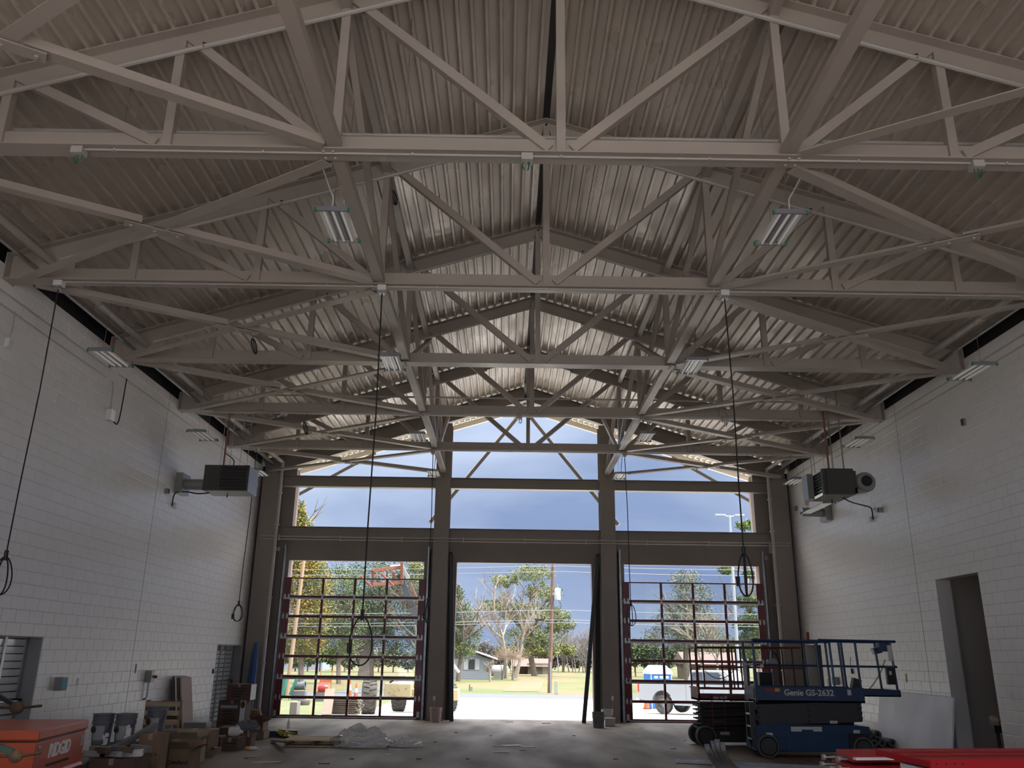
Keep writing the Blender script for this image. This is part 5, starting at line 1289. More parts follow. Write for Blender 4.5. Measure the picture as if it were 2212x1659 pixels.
# pole and bits in the tall opening
p0 = PX(2105, 1605, X=W + .6); p1 = PX(2094, 1498, X=W + .85)
tag(MB().bar((W + .55, p0.y, 0), (p1.x, p1.y, p1.z), .09, .05).build('dark_plank', 'grimy_dark'), 'dark plank leaning inside the tall opening on the right', 'plank')
q = PX(2152, 1585, X=W + .12)
t = thing('work_stand', 'small dark stand with a yellow rag just inside the tall opening', 'stand', (W + .15, q.y, 0))
MB().cyl((W + .15, q.y, 0), (W + .15, q.y, .62), .03, n=8).build('post', 'black', t); MB().box(W + .02, W + .28, q.y - .12, q.y + .12, .0, .03).build('base', 'black', t)
MB().box(W + .05, W + .25, q.y - .1, q.y + .1, .6, .72).build('head', 'black', t); MB().ball((W + .14, q.y, .80), (.1, .1, .09), 8, 6, .2).build('rag', 'cardboard_pale', t)
# ================================================================ outside
GPF = [(-80., 0.), (DE + .34, 0.), (35., -.40), (47., -.85), (60., -.90), (400., -.90)]
def gz(y):
    for (a, za), (b_, zb_) in zip(GPF[:-1], GPF[1:]):
        if a <= y <= b_: return za + (zb_ - za) * (y - a) / (b_ - a)
    return -.9
def GR(px, py):
    d = ray(px, py); t0 = 20.
    for k in range(2000):
        t0 += .1; P = CAM + d * t0
        if P.z <= gz(P.y): return V((P.x, P.y, gz(P.y)))
    P = CAM + d * 180; return V((P.x, P.y, -.9))
def ppm(y, z=0.): return FPX / (FW.y * y + FW.z * (z - CAM.z))
def strip(name, x0, x1, ys, m, dz=0.):
    b = MB(); vs = []
    for y in ys: vs += [(x0, y, gz(y) + dz), (x1, y, gz(y) + dz)]
    b.add(vs, [(2 * i, 2 * i + 1, 2 * i + 3, 2 * i + 2) for i in range(len(ys) - 1)])
    return struct(b.build(name, m))
mat('apron', (.47, .45, .43), .85, col2=(.40, .38, .36), scale=1.2, detail=7)
mat('asphalt', (.085, .088, .097), .8, col2=(.07, .072, .08), scale=3)
m = mat('lawn', (.068, .085, .022), .9, col2=(.13, .09, .037), scale=.16, detail=5, lo=.42, hi=.58, stretch=(1, .5, 1))
mat('dirt', (.145, .10, .055), .9, col2=(.10, .085, .035), scale=.5)
mat('grass', (.08, .10, .03), .9, col2=(.14, .125, .06), scale=1.1, lo=.4, hi=.65)
YS = [DE + .34, 30, 35, 41, 47, 54, 60.5]
strip('ground_apron', -7.3, 60, YS, 'apron'); strip('ground_side_grass', -60, -7.3, YS, 'grass')
strip('ground_road', -150, 150, [60.5, 67.], 'asphalt', .0); strip('ground_field', -250, 250, [67., 120, 200, 390], 'lawn')
strip('ground_back_apron', -60, 60, [-60, YB - .3], 'apron')
b = MB(); a0, a1, c0_, c1_ = GR(1085, 1494), GR(1165, 1494), GR(1125, 1466), GR(1180, 1466)
b.add([a0 + V((0, 0, .02)), a1 + V((0, 0, .02)), c1_ + V((0, 0, .02)), c0_ + V((0, 0, .02))], [(0, 1, 2, 3)]); struct(b.build('ground_dirt_track', 'dirt'))
b = MB(); a0, a1, c0_, c1_ = GR(715, 1497), GR(800, 1497), GR(905, 1470), GR(880, 1468)
b.add([q + V((0, 0, .02)) for q in (a0, a1, c0_, c1_)], [(0, 1, 2, 3)]); struct(b.build('ground_driveway', 'asphalt'))
# ---- trees
def leafmat(n, c1, c2): return mat(n, c1, .8, col2=c2, scale=.9, detail=3, lo=.4, hi=.62)
leafmat('leaf_gold', (.10, .115, .022), (.30, .20, .03)); leafmat('leaf_oak', (.035, .058, .022), (.085, .115, .045)); leafmat('leaf_olive', (.10, .125, .030), (.20, .21, .07))
leafmat('leaf_grey', (.075, .095, .055), (.16, .165, .115)); leafmat('leaf_pine', (.045, .08, .028), (.12, .165, .045)); leafmat('leaf_mid', (.06, .085, .03), (.14, .17, .065))
leafmat('leaf_brown', (.085, .072, .062), (.14, .125, .105))
mat('bark', (.17, .135, .11), .9, col2=(.12, .095, .075), scale=4); mat('bark_pale', (.235, .205, .165), .9, col2=(.17, .145, .115), scale=4); mat('twig_pink', (.22, .165, .125), .9); mat('twig_grey', (.16, .145, .135), .9)
def foliage(ell, Y, n, size, rnd, fill=.55):
    # ell: list of (px, py, rx, ry) of crown lobes seen at depth Y; lobes get the same depth as width
    n = int(n * 2.6); size *= .58
    b = MB(); area = [e_[2] * e_[3] + 250 for e_ in ell]; tot = sum(area)
    for e_, ar in zip(ell, area):
        c = PX(e_[0], e_[1], Y=Y); s = ppm(Y, c.z); rx, rz = e_[2] / s, e_[3] / s
        nl = int(n * ar / tot)
        # leaf tufts
        nt_ = max(6, nl // 14); tufts = []
        for k in range(nt_):
            while True:
                u = V((rnd.uniform(-1, 1), rnd.uniform(-1, 1), rnd.uniform(-1, 1)))
                if fill < u.length <= 1: break
            tufts.append((V((c.x + u.x * rx, c.y + u.y * rx * .8, c.z + u.z * rz)), rnd.uniform(.25, .5) * min(rx, rz, 1.8)))
        for k in range(nl):
            tc_, tr_ = rnd.choice(tufts)
            p = tc_ + V((rnd.gauss(0, tr_ * .5), rnd.gauss(0, tr_ * .5), rnd.gauss(0, tr_ * .4)))
            a = V((rnd.uniform(-1, 1), rnd.uniform(-1, 1), rnd.uniform(-.6, .6))).normalized() * size * rnd.uniform(.6, 1.3)
            c2 = V((rnd.uniform(-1, 1), rnd.uniform(-1, 1), rnd.uniform(-1, 1))).cross(a).normalized() * size * rnd.uniform(.3, .7)
            o = len(b.v); b.v += [p - a, p + c2, p + a, p - c2]; b.f.append((o, o + 1, o + 2, o + 3))
    return b
def branches(base, top, spread, rnd, r0, levels=3, nb=6, up=.6):
    b = MB(); base = V(base); top = V(top)
    def grow(p0, d, ln, r, lv):
        pts = [p0]; q = p0; n_ = 3
        for k in range(n_):
            d = (d + V((rnd.uniform(-.2, .2), rnd.uniform(-.2, .2), rnd.uniform(-.05, .15)))).normalized(); q = q + d * ln / n_; pts.append(q)
        b.tube(pts, r, 4 if lv else 6, rr=[r * (1 - .2 * k) for k in range(n_ + 1)])
        if lv < levels:
            for k in range(nb if lv == 0 else max(2, nb - lv * 2 + 1)):
                f_ = rnd.uniform(.3, 1.); i = min(n_ - 1, int(f_ * n_)); s0 = pts[i] + (pts[i + 1] - pts[i]) * (f_ * n_ - i)
                dd = (d * up + V((rnd.uniform(-1, 1), rnd.uniform(-1, 1), rnd.uniform(-.15, .7))) * spread).normalized()
                grow(s0, dd, ln * rnd.uniform(.42, .62), r * .5, lv + 1)
    grow(base, (top - base).normalized(), (top - base).length * .62, r0, 0)
    return b
def tree(name, label, bp, Y, ell, n, size, lm, trunk_px, seed, cat='tree', group='trees across the road', bare=False, bm='bark', fill=.5):
    rnd = random.Random(seed)
    base = PX(bp[0], bp[1], Y=Y); base.z = gz(Y)
    t = thing(name, label, cat, base, group=group)
    if ell: foliage(ell, Y, n, size, rnd, fill).build('foliage', lm, t)
    ty = min(e_[1] for e_ in ell) if ell else bp[2]
    top = PX(ell[0][0] if ell else bp[3], ty, Y=Y)
    branches(base, top, .9 if not bare else .75, rnd, trunk_px / ppm(Y) / 2, 3 if not bare else 4, 6 if not bare else 7).build('trunk', bm, t)
    return t
tree('cedar', 'tall golden-green cedar seen through the left door and left clerestory', (655, 1440), 72, [(643, 1112, 16, 34), (648, 1150, 28, 38), (656, 1205, 38, 45), (668, 1262, 50, 55), (668, 1330, 54, 50), (655, 1385, 52, 34)], 9000, .17, 'leaf_gold', 14, 1, fill=.3)
tree('tree', 'green tree between the golden cedar and the big oak', (735, 1440), 84, [(735, 1270, 40, 45), (740, 1330, 48, 45), (730, 1380, 50, 34)], 5000, .17, 'leaf_mid', 12, 2)
tree('oak', 'broad dark oak with a thick trunk behind the left door', (790, 1456), 104, [(815, 1250, 75, 38), (840, 1310, 85, 50), (780, 1320, 60, 45), (860, 1370, 60, 40), (790, 1370, 55, 28), (890, 1270, 45, 45), (915, 1345, 40, 60)], 12000, .21, 'leaf_oak', 36, 3)
tree('tree', 'olive tree top at the right edge of the left door opening', (905, 1440), 96, [(905, 1222, 26, 16), (915, 1262, 36, 26)], 1800, .18, 'leaf_olive', 8, 4)
tree('tree', 'leafy tree overhanging the white house', (990, 1460), 98, [(988, 1285, 13, 22), (998, 1330, 30, 30), (1000, 1372, 38, 32), (990, 1400, 44, 22), (960, 1350, 30, 50)], 5200, .17, 'leaf_mid', 12, 5)
tree('pine', 'large open pine behind the bare tree in the middle bay', (1155, 1452), 128, [(1150, 1238, 46, 18), (1090, 1255, 30, 14), (1172, 1280, 44, 20), (1068, 1308, 32, 13), (1130, 1322, 62, 22), (1195, 1330, 38, 20), (1150, 1372, 66, 22), (1212, 1350, 30, 16), (1190, 1402, 48, 16), (1228, 1405, 18, 10), (1130, 1405, 60, 16)], 9000, .24, 'leaf_olive', 14, 6, fill=.2)
tree('bare_tree', 'tall pale leafless tree in front of the big pine', (1093, 1462, 1240, 1105), 112, None, 0, 0, None, 10, 7, bare=True, bm='bark_pale')
tree('bare_tree', 'second pale leafless tree leaning right before the pine', (1115, 1460, 1255, 1165), 114, None, 0, 0, None, 8, 17, bare=True, bm='bark_pale')
tree('tree', 'greyish half-bare tree behind the right door', (1485, 1440), 110, [(1480, 1252, 34, 20), (1492, 1290, 48, 30), (1480, 1335, 66, 34), (1445, 1375, 56, 26), (1515, 1380, 66, 30)], 6500, .2, 'leaf_grey', 16, 8)
tree('bare_tree', 'pale leafless tree behind the pickup in the right door', (1518, 1436, 1290, 1500), 84, None, 0, 0, None, 9, 9, bare=True, bm='bark_pale')
tree('bare_tree', 'smaller pale leafless tree right of centre in the right door', (1548, 1436, 1310, 1540), 86, None, 0, 0, None, 6, 19, bare=True, bm='bark_pale')
tree('pine', 'dark pine at the right edge of the right door and clerestory', (1640, 1436), 74, [(1612, 1135, 22, 12), (1572, 1232, 20, 8), (1628, 1240, 26, 9), (1618, 1300, 30, 14), (1635, 1345, 36, 26), (1620, 1392, 44, 22), (1600, 1350, 18, 10)], 5200, .17, 'leaf_pine', 9, 10, fill=.2)
rnd_ = random.Random(5)
for k, (x0, x1, y0, y1, mt, Y, lab) in enumerate(((1360, 1500, 1392, 1438, 'leaf_oak', 132, 'dark hedge of trees left behind the right door'), (1480, 1660, 1388, 1440, 'leaf_mid', 136, 'dark hedge of trees right behind the pickup'), (600, 760, 1398, 1436, 'leaf_mid', 138, 'hedge of trees behind the left door lawn'), (740, 930, 1405, 1440, 'leaf_grey', 140, 'greyish hedge behind the big oak'), (1010, 1150, 1392, 1442, 'leaf_brown', 165, 'brown leafless wood far behind the white house'), (1150, 1310, 1402, 1442, 'leaf_brown', 168, 'brown leafless wood at the far end of the field'), (1300, 1420, 1385, 1442, 'leaf_brown', 170, 'brown leafless wood far left in the right door'))):
    el = [(x0 + (x1 - x0) * (i + .5) / 6, (y0 + y1) / 2 + rnd_.uniform(-6, 6), (x1 - x0) / 9, (y1 - y0) / 2) for i in range(6)]
    t = thing('hedge', lab, 'hedge', PX((x0 + x1) / 2, 1440, Y=Y), group='hedges beyond the field')
    foliage(el, Y, 4200, .34, rnd_, .1).build('foliage', mt, t)
    for e_ in el:
        p = PX(e_[0], e_[1], Y=Y); MB().cyl((p.x, p.y, gz(Y)), p, .12, .05, n=5).build('stem', 'bark', t)
for k in range(13):
    px = 1205 + k * 7.5 + rnd_.uniform(-3, 3)
    tree('bare_tree', ('%s thin grey leafless tree from the left in the far grove' % ORD[k + 1]) if k < 10 else 'thin grey leafless tree at the %s of the far grove' % ('right', 'far right', 'very end')[k - 10], (px, 1440, 1345 + rnd_.uniform(-5, 25), px + rnd_.uniform(-4, 4)), 158 + rnd_.uniform(-6, 6), None, 0, 0, None, 3.2, 40 + k, bare=True, bm='twig_grey', group='far grove of bare trees')
# crape myrtles
def myrtle(px, py, top, wd, Y, seed, lab, bm):
    rnd = random.Random(seed); base = PX(px, py, Y=Y); base.z = gz(Y); s = ppm(Y); b = MB(); tw = MB()
    t = thing('crape_myrtle', lab, 'shrub', base, group='bare crape myrtles')
    H = (py - top) / s
    for k in range(6):
        a = rnd.uniform(0, 6.28); tipx = rnd.uniform(-.5, .5) * wd / s * .6
        q1 = base + V((math.cos(a) * .1, math.sin(a) * .1, 0)); q2 = base + V((tipx * .4, math.sin(a) * .4, H * .35)); q3 = base + V((tipx, math.sin(a) * .8, H * .6))
        b.tube([q1, q2, q3], .06, 5, rr=[.07, .05, .03])
        for j in range(34):
            u = V((rnd.uniform(-1, 1) * wd / s / 2, rnd.uniform(-1, 1) * wd / s / 3, rnd.uniform(.45, 1) * H)); e1 = base + u
            if (u.x / (wd / s / 2)) ** 2 + ((u.z - .7 * H) / (.33 * H)) ** 2 > 1: continue
            tw.tube([q3 + (e1 - q3) * .15, e1], .012, 3, rr=[.016, .007])
    b.build('stems', bm, t); tw.build('twigs', 'twig_pink', t)
myrtle(1108, 1466, 1388, 82, 104, 1, 'wide leafless crape myrtle beside the white house', 'bark_pale'); myrtle(1085, 1464, 1392, 60, 107, 2, 'leafless crape myrtle close to the house corner', 'bark_pale')
tree('bare_tree', 'small pale leafless tree at the house corner', (1059, 1476, 1425, 1058), 97, None, 0, 0, None, 5, 60, bare=True, bm='bark_pale')
# ---- white house
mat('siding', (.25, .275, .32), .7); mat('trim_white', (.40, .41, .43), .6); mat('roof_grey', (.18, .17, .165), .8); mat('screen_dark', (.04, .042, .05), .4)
hb = PX(1058, 1467, Y=106); hb.z = -.9; hx1 = hb.x; hy = 106.; hx0 = hx1 - 7.5
t = thing('house', 'white sided house with shuttered windows across the road', 'house', (hx1 - 3.7, hy, -.9))
zw = PX(1058, 1424, Y=106).z; pk = PX(1014, 1408, Y=106)
MB().box(hx0, hx1, hy, hy + 9, -.9, zw).build('wall', 'siding', t)
MB().prism([V((hx1, hy, zw)), V((hx0, hy, zw)), V(((hx0 + hx1) / 2 , hy, zw + 1.25))], (0, 9, 0)).build('gable_wall', 'siding', t)
for k in range(10):
    z = -.8 + k * (zw + .8) / 10; MB().box(hx0, hx1 + .01, hy - .02, hy, z, z + .015).build('siding_lap', 'trim_white', t)
xm = (hx0 + hx1) / 2
for s_ in (-1, 1):
    xe = hx1 + .9 if s_ > 0 else hx0 - .9
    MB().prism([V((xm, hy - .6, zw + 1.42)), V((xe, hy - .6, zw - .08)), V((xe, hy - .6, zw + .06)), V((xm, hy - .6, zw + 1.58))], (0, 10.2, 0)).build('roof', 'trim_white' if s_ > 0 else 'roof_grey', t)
for x0p, x1p in ((1011.5, 1026), (960, 974)):
    w0 = PX(x0p, 1446.5, Y=hy - .03); w1 = PX(x1p, 1424, Y=hy - .03)
    f_ = MB().box(w0.x - .06, w1.x + .06, hy - .05, hy, w0.z - .06, w1.z + .06).build('window', 'trim_white', t)
    MB().box(w0.x, w1.x, hy - .06, hy - .04, w0.z, w1.z).build('pane', 'screen_dark', f_)
    for xa, xb in ((w0.x - .55, w0.x - .08), (w1.x + .08, w1.x + .55)): MB().box(xa, xb, hy - .06, hy, w0.z - .02, w1.z + .02).build('shutter', 'trim_white', t)
q = PX(1075, 1466, Y=110); tag(MB().box(q.x - .5, q.x + .4, 110, 110.9, -.9, .0).build('air_conditioner', 'heater_grey'), 'grey air conditioner unit at the house corner', 'air conditioner')
q = PX(1085, 1458, Y=116)
t = thing('propane_tank', 'white rounded tank behind the house corner', 'tank', (q.x, 116, -.9))
MB().lathe([(0, 0), (.5, .04), (.7, .2), (.7, 2.2), (.5, 2.4), (0, 2.45)], (q.x - 1.6, 117, -.05), (1, 0, 0), n=16).build('shell', 'trim_white', t, smooth=True)
for dx in (-1, .4): MB().box(q.x + dx, q.x + dx + .2, 116.6, 117.4, -.9, -.4).build('saddle', 'heater_grey', t)
# ---- shed and far buildings
mat('shed_tin', (.14, .125, .105), .7, col2=(.165, .125, .09), scale=.8); mat('shed_roof', (.12, .08, .07), .8)
s0 = PX(1140, 1454, Y=140); s1 = PX(1186, 1433, Y=140)
t = thing('shed', 'weathered tin shed behind the utility pole', 'shed', ((s0.x + s1.x) / 2, 142, -.9))
MB().box(s0.x, s1.x, 140, 146, -.9, s1.z).build('wall', 'shed_tin', t)
MB().prism([V((s0.x - 2.6, 139.5, s1.z - .5)), V((s0.x - 2.6, 146.5, s1.z - .5)), V((s0.x - 2.6, 143, s1.z + .7))], (s1.x - s0.x + 3.0, 0, 0)).build('roof', 'shed_roof', t)
MB().box(s0.x + 1.4 + .9, s0.x + 1.4 + 1.7, 139.95, 140, -.9, s1.z - .2).build('door', 'heater_grey', t)
MB().box(s0.x - 2.4, s0.x, 141, 146, -.9, s1.z - .4).build('lean_to', 'board_brown', t)
mat('pale_blue', (.24, .285, .34), .7)
q = PX(645, 1440, Y=150); tag(MB().box(q.x - 5, q.x + 4, 150, 156, -.9, 1.3).prism([V((q.x - 5.5, 149.6, 1.3)), V((q.x - 5.5, 156.4, 1.3)), V((q.x - 5.5, 153, 2.6))], (10, 0, 0)).build('far_house', 'pale_blue'), 'low pale blue building far behind the golden cedar', 'house')
mat('far_brown', (.13, .09, .068), .8)
q0 = PX(1488, 1452, Y=120); q1 = PX(1600, 1436, Y=120)
t = thing('far_house', 'low brown-roofed house behind the pickup', 'house', ((q0.x + q1.x) / 2, 122, -.9))
MB().box(q0.x, q1.x, 120, 128, -.9, q1.z).build('wall', 'far_brown', t)
MB().prism([V((q0.x - .6, 119, q1.z)), V((q0.x - .6, 129, q1.z)), V((q0.x - .6, 124, q1.z + 1.6))], (q1.x - q0.x + 1.2, 0, 0)).build('roof', 'shed_roof', t)
# ---- poles and wires
mat('pole_dark', (.11, .065, .05), .9, col2=(.16, .09, .065), scale=1.5); mat('pole_pale', (.27, .18, .12), .85, col2=(.22, .145, .095), scale=2, stretch=(3, 3, .4)); mat('wire', (.16, .165, .18), .5); mat('pole_metal', (.33, .355, .39), .4, .3)
pb = GR(1187, 1497)
t = thing('utility_pole', 'dark wooden utility pole with a white transformer', 'utility pole', pb)
MB().cyl(pb, pb + V((.35, 0, 11.5)), .17, .12, n=12).build('pole', 'pole_dark', t, smooth=True)
tq = PX(1204, 1283, Y=pb.y); s = ppm(pb.y)
o = MB().lathe([(0, 0), (.24, .0), (.26, .04), (.26, .86), (.22, .93), (.08, .97), (0, .97)], (tq.x, pb.y - .1, tq.z - .5), n=16).build('transformer', 'trim_white', t, smooth=True)
MB().cyl((tq.x, pb.y - .1, tq.z + .45), (tq.x, pb.y - .1, tq.z + .75), .03, n=6).build('bushing', 'rod_zinc', o)
MB().box(pb.x + .2, tq.x - .2, pb.y - .13, pb.y - .05, tq.z - .1, tq.z + .1).build('mount', 'rod_zinc', t)
MB().tube(cr([(tq.x + .1, pb.y - .1, tq.z - .5), (tq.x + .3, pb.y - .1, tq.z - .9), (tq.x + .05, pb.y - .1, tq.z - 1.3), (pb.x + .35, pb.y - .1, tq.z - 1.5)]), .02, 5).build('service_loop', 'black_rubber', t)
MB().box(pb.x + .05, pb.x + .12, pb.y - .19, pb.y - .15, -.9, 1.4).build('conduit_guard', 'pole_metal', t)
WZ = [(1190, 1222), (1190, 1234), (1190, 1317), (1190, 1338), (1190, 1344)]
for k, (px, py) in enumerate(WZ):
    z = PX(px, py, Y=pb.y - .2 - .1 * k).z; pts = []
    for i in range(25):
        x = -48 + i * 4; span = ((x - pb.x + 200) % 40) / 40; pts.append((x, pb.y - .2 - .1 * k, z - .35 * 4 * span * (1 - span) + .012 * (x - pb.x)))
    tag(MB().tube(pts, .022, 4).build('power_line', 'wire'), '%s overhead wire from the top strung along the road' % ORD[k + 1], 'wire', 'overhead wires')
q = PX(1166, 1339, Y=pb.y - .7); tag(MB().box(q.x - .38, q.x + .38, q.y, q.y + .12, q.z - .09, q.z + .09).build('splice_case', 'black'), 'black splice case hung on the lowest wire left of the pole', 'splice case')
q = GR(619, 1502); lean = PX(656, 1213, Y=q.y)
t = thing('utility_pole', 'pale new wooden pole leaning slightly behind the left door', 'utility pole', q)
MB().cyl(q, q + (lean - q) * 1.25, .15, .12, n=12).build('pole', 'pole_pale', t, smooth=True)
lq = PX(1594, 1440, Y=70); lq.z = gz(70)
t = thing('street_light', 'twin-headed metal light pole at the right', 'street light', lq)
lt = PX(1576, 1113, Y=70)
MB().cyl(lq, (lt.x, 70, lt.z), .16, .10, n=10).build('pole', 'pole_metal', t, smooth=True)
for s_ in (-1, 1):
    MB().cyl((lt.x, 70, lt.z - .15), (lt.x + s_ * .5, 70, lt.z + .0), .05, n=6).build('arm', 'pole_metal', t); MB().box(lt.x + s_ * .4 - (.8 if s_ < 0 else 0), lt.x + s_ * .4 + (.8 if s_ > 0 else 0), 69.8, 70.2, lt.z - .06, lt.z + .08).build('lamp_head', 'pole_metal', t)
q = GR(1202, 1500); mat('pedestal_green', (.25, .30, .26), .6)
t = thing('cable_pedestal', 'pale green cable pedestal right of the utility pole', 'pedestal', q)
MB().box(q.x - .14, q.x + .14, q.y - .1, q.y + .1, q.z, q.z + 1.0).build('body', 'pedestal_green', t, bevel=.03); MB().box(q.x - .05, q.x + .03, q.y - .104, q.y - .1, q.z + .6, q.z + .85).build('warning_label', 'sticker_orange', t)
q = GR(1014, 1493)
t = thing('meter_post', 'small grey meter box on a short post by the road', 'meter', q)
MB().cyl(q, q + V((0, 0, .5)), .05, n=6).build('post', 'bark', t); MB().box(q.x - .0, q.x + .24, q.y - .1, q.y + .1, q.z, q.z + .34).build('box', 'heater_grey', t)
# ---- telehandler in front of the left bay
mat('machine_cream', (.29, .235, .135), .6, col2=(.22, .16, .085), scale=6, lo=.55, hi=.75); mat('machine_rust', (.20, .075, .045), .7, col2=(.15, .052, .032), scale=4); mat('boom_dark', (.07, .068, .072), .5, .3); mat('tyre', (.045, .042, .04), .85, col2=(.10, .085, .07), scale=3); mat('rim_tan', (.34, .27, .17), .6)
w1 = GR(795, 1543); w2 = GR(857, 1539); w3 = GR(972, 1539)
t = thing('telehandler', 'weathered cream telehandler with raised rusty fork carriage outside the left bay', 'telehandler', (w2.x, w2.y, w2.z))
def big_wheel(c, r, w, yaw):
    ax = V((math.cos(yaw), math.sin(yaw), 0)); c = V(c) + V((0, 0, r))
    o = MB().lathe([(r * .45, -w / 2), (r * .72, -w * .5), (r * .93, -w * .42), (r * .96, -w * .2), (r * .96, w * .2), (r * .93, w * .42), (r * .72, w * .5), (r * .45, w / 2)], c, ax, n=28).build('wheel', 'tyre', t, smooth=True)
    a_, u_, d_ = frame(ax)
    for k in range(18):
        for s_ in (-1, 1):
            q_ = 2 * math.pi * (k + (.25 * s_)) / 18; rad = a_ * math.cos(q_) + u_ * math.sin(q_); tan_ = -a_ * math.sin(q_) + u_ * math.cos(q_)
            p0 = c + rad * r * .975 + d_ * s_ * w * .03; p1 = c + (rad * math.cos(.12) + tan_ * math.sin(.12)) * r * .96 + d_ * s_ * w * .44
            MB().bar(p0, p1, r * .09, r * .07, up=rad).build('tread_lug', 'tyre', o)
    MB().lathe([(0, -w * .3), (r * .2, -w * .32), (r * .46, -w * .2), (r * .5, -w * .35)], c, ax, n=18).build('rim', 'rim_tan', o, smooth=True); MB().lathe([(r * .5, w * .35), (r * .46, w * .2), (r * .2, w * .32), (0, w * .3)], c, ax, n=18).build('rim', 'rim_tan', o, smooth=True)
s = ppm(w1.y); big_wheel(w1, 36 / s, 32 / s, .18); big_wheel(w2 + V((0, .6, .0)), .56, .52, -.1); big_wheel(w3 + V((-.05, .4, 0)), .60, .5, .35)
b0 = PX(829, 1505, Y=w2.y - .3); b1 = PX(889, 1476, Y=w2.y - .3)
MB().box(b0.x, b1.x, w2.y - .3, w2.y + 1.2, b0.z, b1.z).build('front_housing', 'machine_cream', t, bevel=.04)
for q_ in (.2, .55, .8): MB().cyl((b0.x + (b1.x - b0.x) * q_, w2.y - .31, b0.z + .3 * q_ + .1), (b0.x + (b1.x - b0.x) * q_, w2.y - .29, b0.z + .3 * q_ + .1), .025, n=8).build('bolt', 'machine_rust', t)
MB().box(b1.x - .05, w3.x + .4, w2.y + .0, w2.y + 1.3, gz(w2.y) + .5, gz(w2.y) + .95).build('frame', 'machine_cream', t, bevel=.03)
MB().box(b1.x + .3, b1.x + 1.6, w2.y + .6, w2.y + 1.6, gz(w2.y) + .9, gz(w2.y) + 1.75).build('engine_hood', 'machine_cream', t, bevel=.06)
MB().cyl((w1.x + .1, w1.y, w1.z + .58), (w2.x, w2.y + .5, w2.z + .6), .09, n=8).build('axle', 'boom_dark', t)
MB().tube(cr([(b0.x + .2, w2.y - .2, b1.z), (b0.x + .5, w2.y - .25, b1.z + .22), (b0.x + .85, w2.y - .1, b1.z + .25)]), .05, 8).build('hydraulic_hose', 'black_rubber', t, smooth=True)
YBm = w1.y + 1.2
p_top = PX(862, 1240, Y=YBm); p_mid = PX(900, 1330, Y=YBm + .2); p_low = p_mid + (p_mid - p_top) * 1.15
MB().bar(p_low, p_mid + (p_top - p_mid) * .2, .34, .36, up=(0, -1, 0)).build('boom_outer', 'boom_dark', t, bevel=.02)
MB().bar(p_mid, p_top, .24, .26, up=(0, -1, 0)).build('boom_inner', 'boom_dark', t, bevel=.015)
off = V((.28, -.05, .06)); MB().bar(p_low + off, p_top + off + (p_mid - p_top) * .25, .10, .2, up=(0, -1, 0)).build('boom_side_plate', 'machine_rust', t)
MB().cyl(p_low + V((.9, .3, -.3)), p_mid + V((.35, .1, -.5)), .06, n=8).build('lift_cylinder', 'pole_metal', t, smooth=True)
def car(px0, py0, px1, py1, th, nm='carriage_bar', mt='machine_rust', dy=0.):
    MB().bar(PX(px0, py0, Y=YBm - .5 + dy), PX(px1, py1, Y=YBm - .3 + dy), th, th, up=(0, -1, 0)).build(nm, mt, t, bevel=.01)
car(804, 1232, 869, 1225, .13); car(805, 1263, 867, 1258, .13); car(806, 1230, 805, 1266, .12); car(868, 1212, 868, 1262, .12); car(850, 1234, 850, 1262, .10); car(836, 1231, 836, 1247, .06)
car(842, 1224, 868, 1222, .10, 'tilt_head', 'pole_metal', .25); car(868, 1225, 882, 1250, .16, 'boom_nose', 'pole_metal', .2)
for (a_, b__) in (((803, 1268), (779, 1244)), ((849, 1264), (823, 1238))):
    MB().bar(PX(*a_, Y=YBm - .6), PX(*b__, Y=YBm - 1.1), .12, .05).build('fork', 'machine_rust', t)
# ---- timber stack and clutter outside the left bay
mat('old_plank', (.115, .093, .073), .85, col2=(.18, .148, .118), scale=3, stretch=(.6, 3, 6)); mat('fresh_plank', (.34, .27, .22), .75)
lb = GR(735, 1545); t = thing('lumber_stack', 'stack of weathered grey planks outside the left bay', 'lumber stack', lb)
zt = PX(735, 1507, Y=lb.y).z; nl = 9; lh = (zt - lb.z) / nl
for k in range(nl):
    for j in range(4):
        x0 = PX(705 + rnd_.uniform(-4, 4), 1540, Y=lb.y).x; x1 = PX(772 + rnd_.uniform(-8, 3), 1540, Y=lb.y).x
        MB().box(x0, x1, lb.y + j * .3 + rnd_.uniform(0, .04), lb.y + j * .3 + .27, lb.z + k * lh + .02, lb.z + (k + 1) * lh - .008).build('plank', 'old_plank', t)
pa = GR(690, 1546); pc_ = PX(716, 1488, Y=lb.y + .3)
tag(MB().bar((pa.x, lb.y - .42, gz(lb.y) + .04), (pc_.x, lb.y + .1, pc_.z), .34, .05, up=(0, -1, .4)).build('leaning_plank', 'fresh_plank'), 'fresh pale plank leaning on the weathered stack', 'plank')
mat('barrier_pink', (.27, .24, .22), .85)
q0 = GR(606, 1547); q1 = GR(640, 1545)
tag(MB().box(q0.x - .3, q1.x, q1.y, q1.y + .5, q1.z, q1.z + .42).build('concrete_block', 'barrier_pink', bevel=.02), 'pale concrete barrier block at the left of the left bay', 'barrier')
q = GR(655, 1523); tag(MB().lathe([(.18, -.1), (.32, -.12), (.36, 0), (.32, .12), (.18, .1)], q + V((0, 0, .13)), (0, 0, 1), n=20).build('old_tyre', 'tyre', smooth=True), 'old tyre lying in the side grass', 'tyre')
mat('bin_grey', (.10, .11, .13), .6); mat('chair_green', (.02, .13, .10), .6)
q = GR(648, 1512); t = thing('waste_bin', 'grey bin lying on its side in the grass', 'bin', q)
MB().lathe([(0, 0), (.20, .0), (.25, .6), (.28, .6), (.28, .66), (.22, .66), (.2, .1)], q + V((-.4, 0, .75)), (1, 0, .12), n=16).build('bin', 'bin_grey', t, smooth=True)
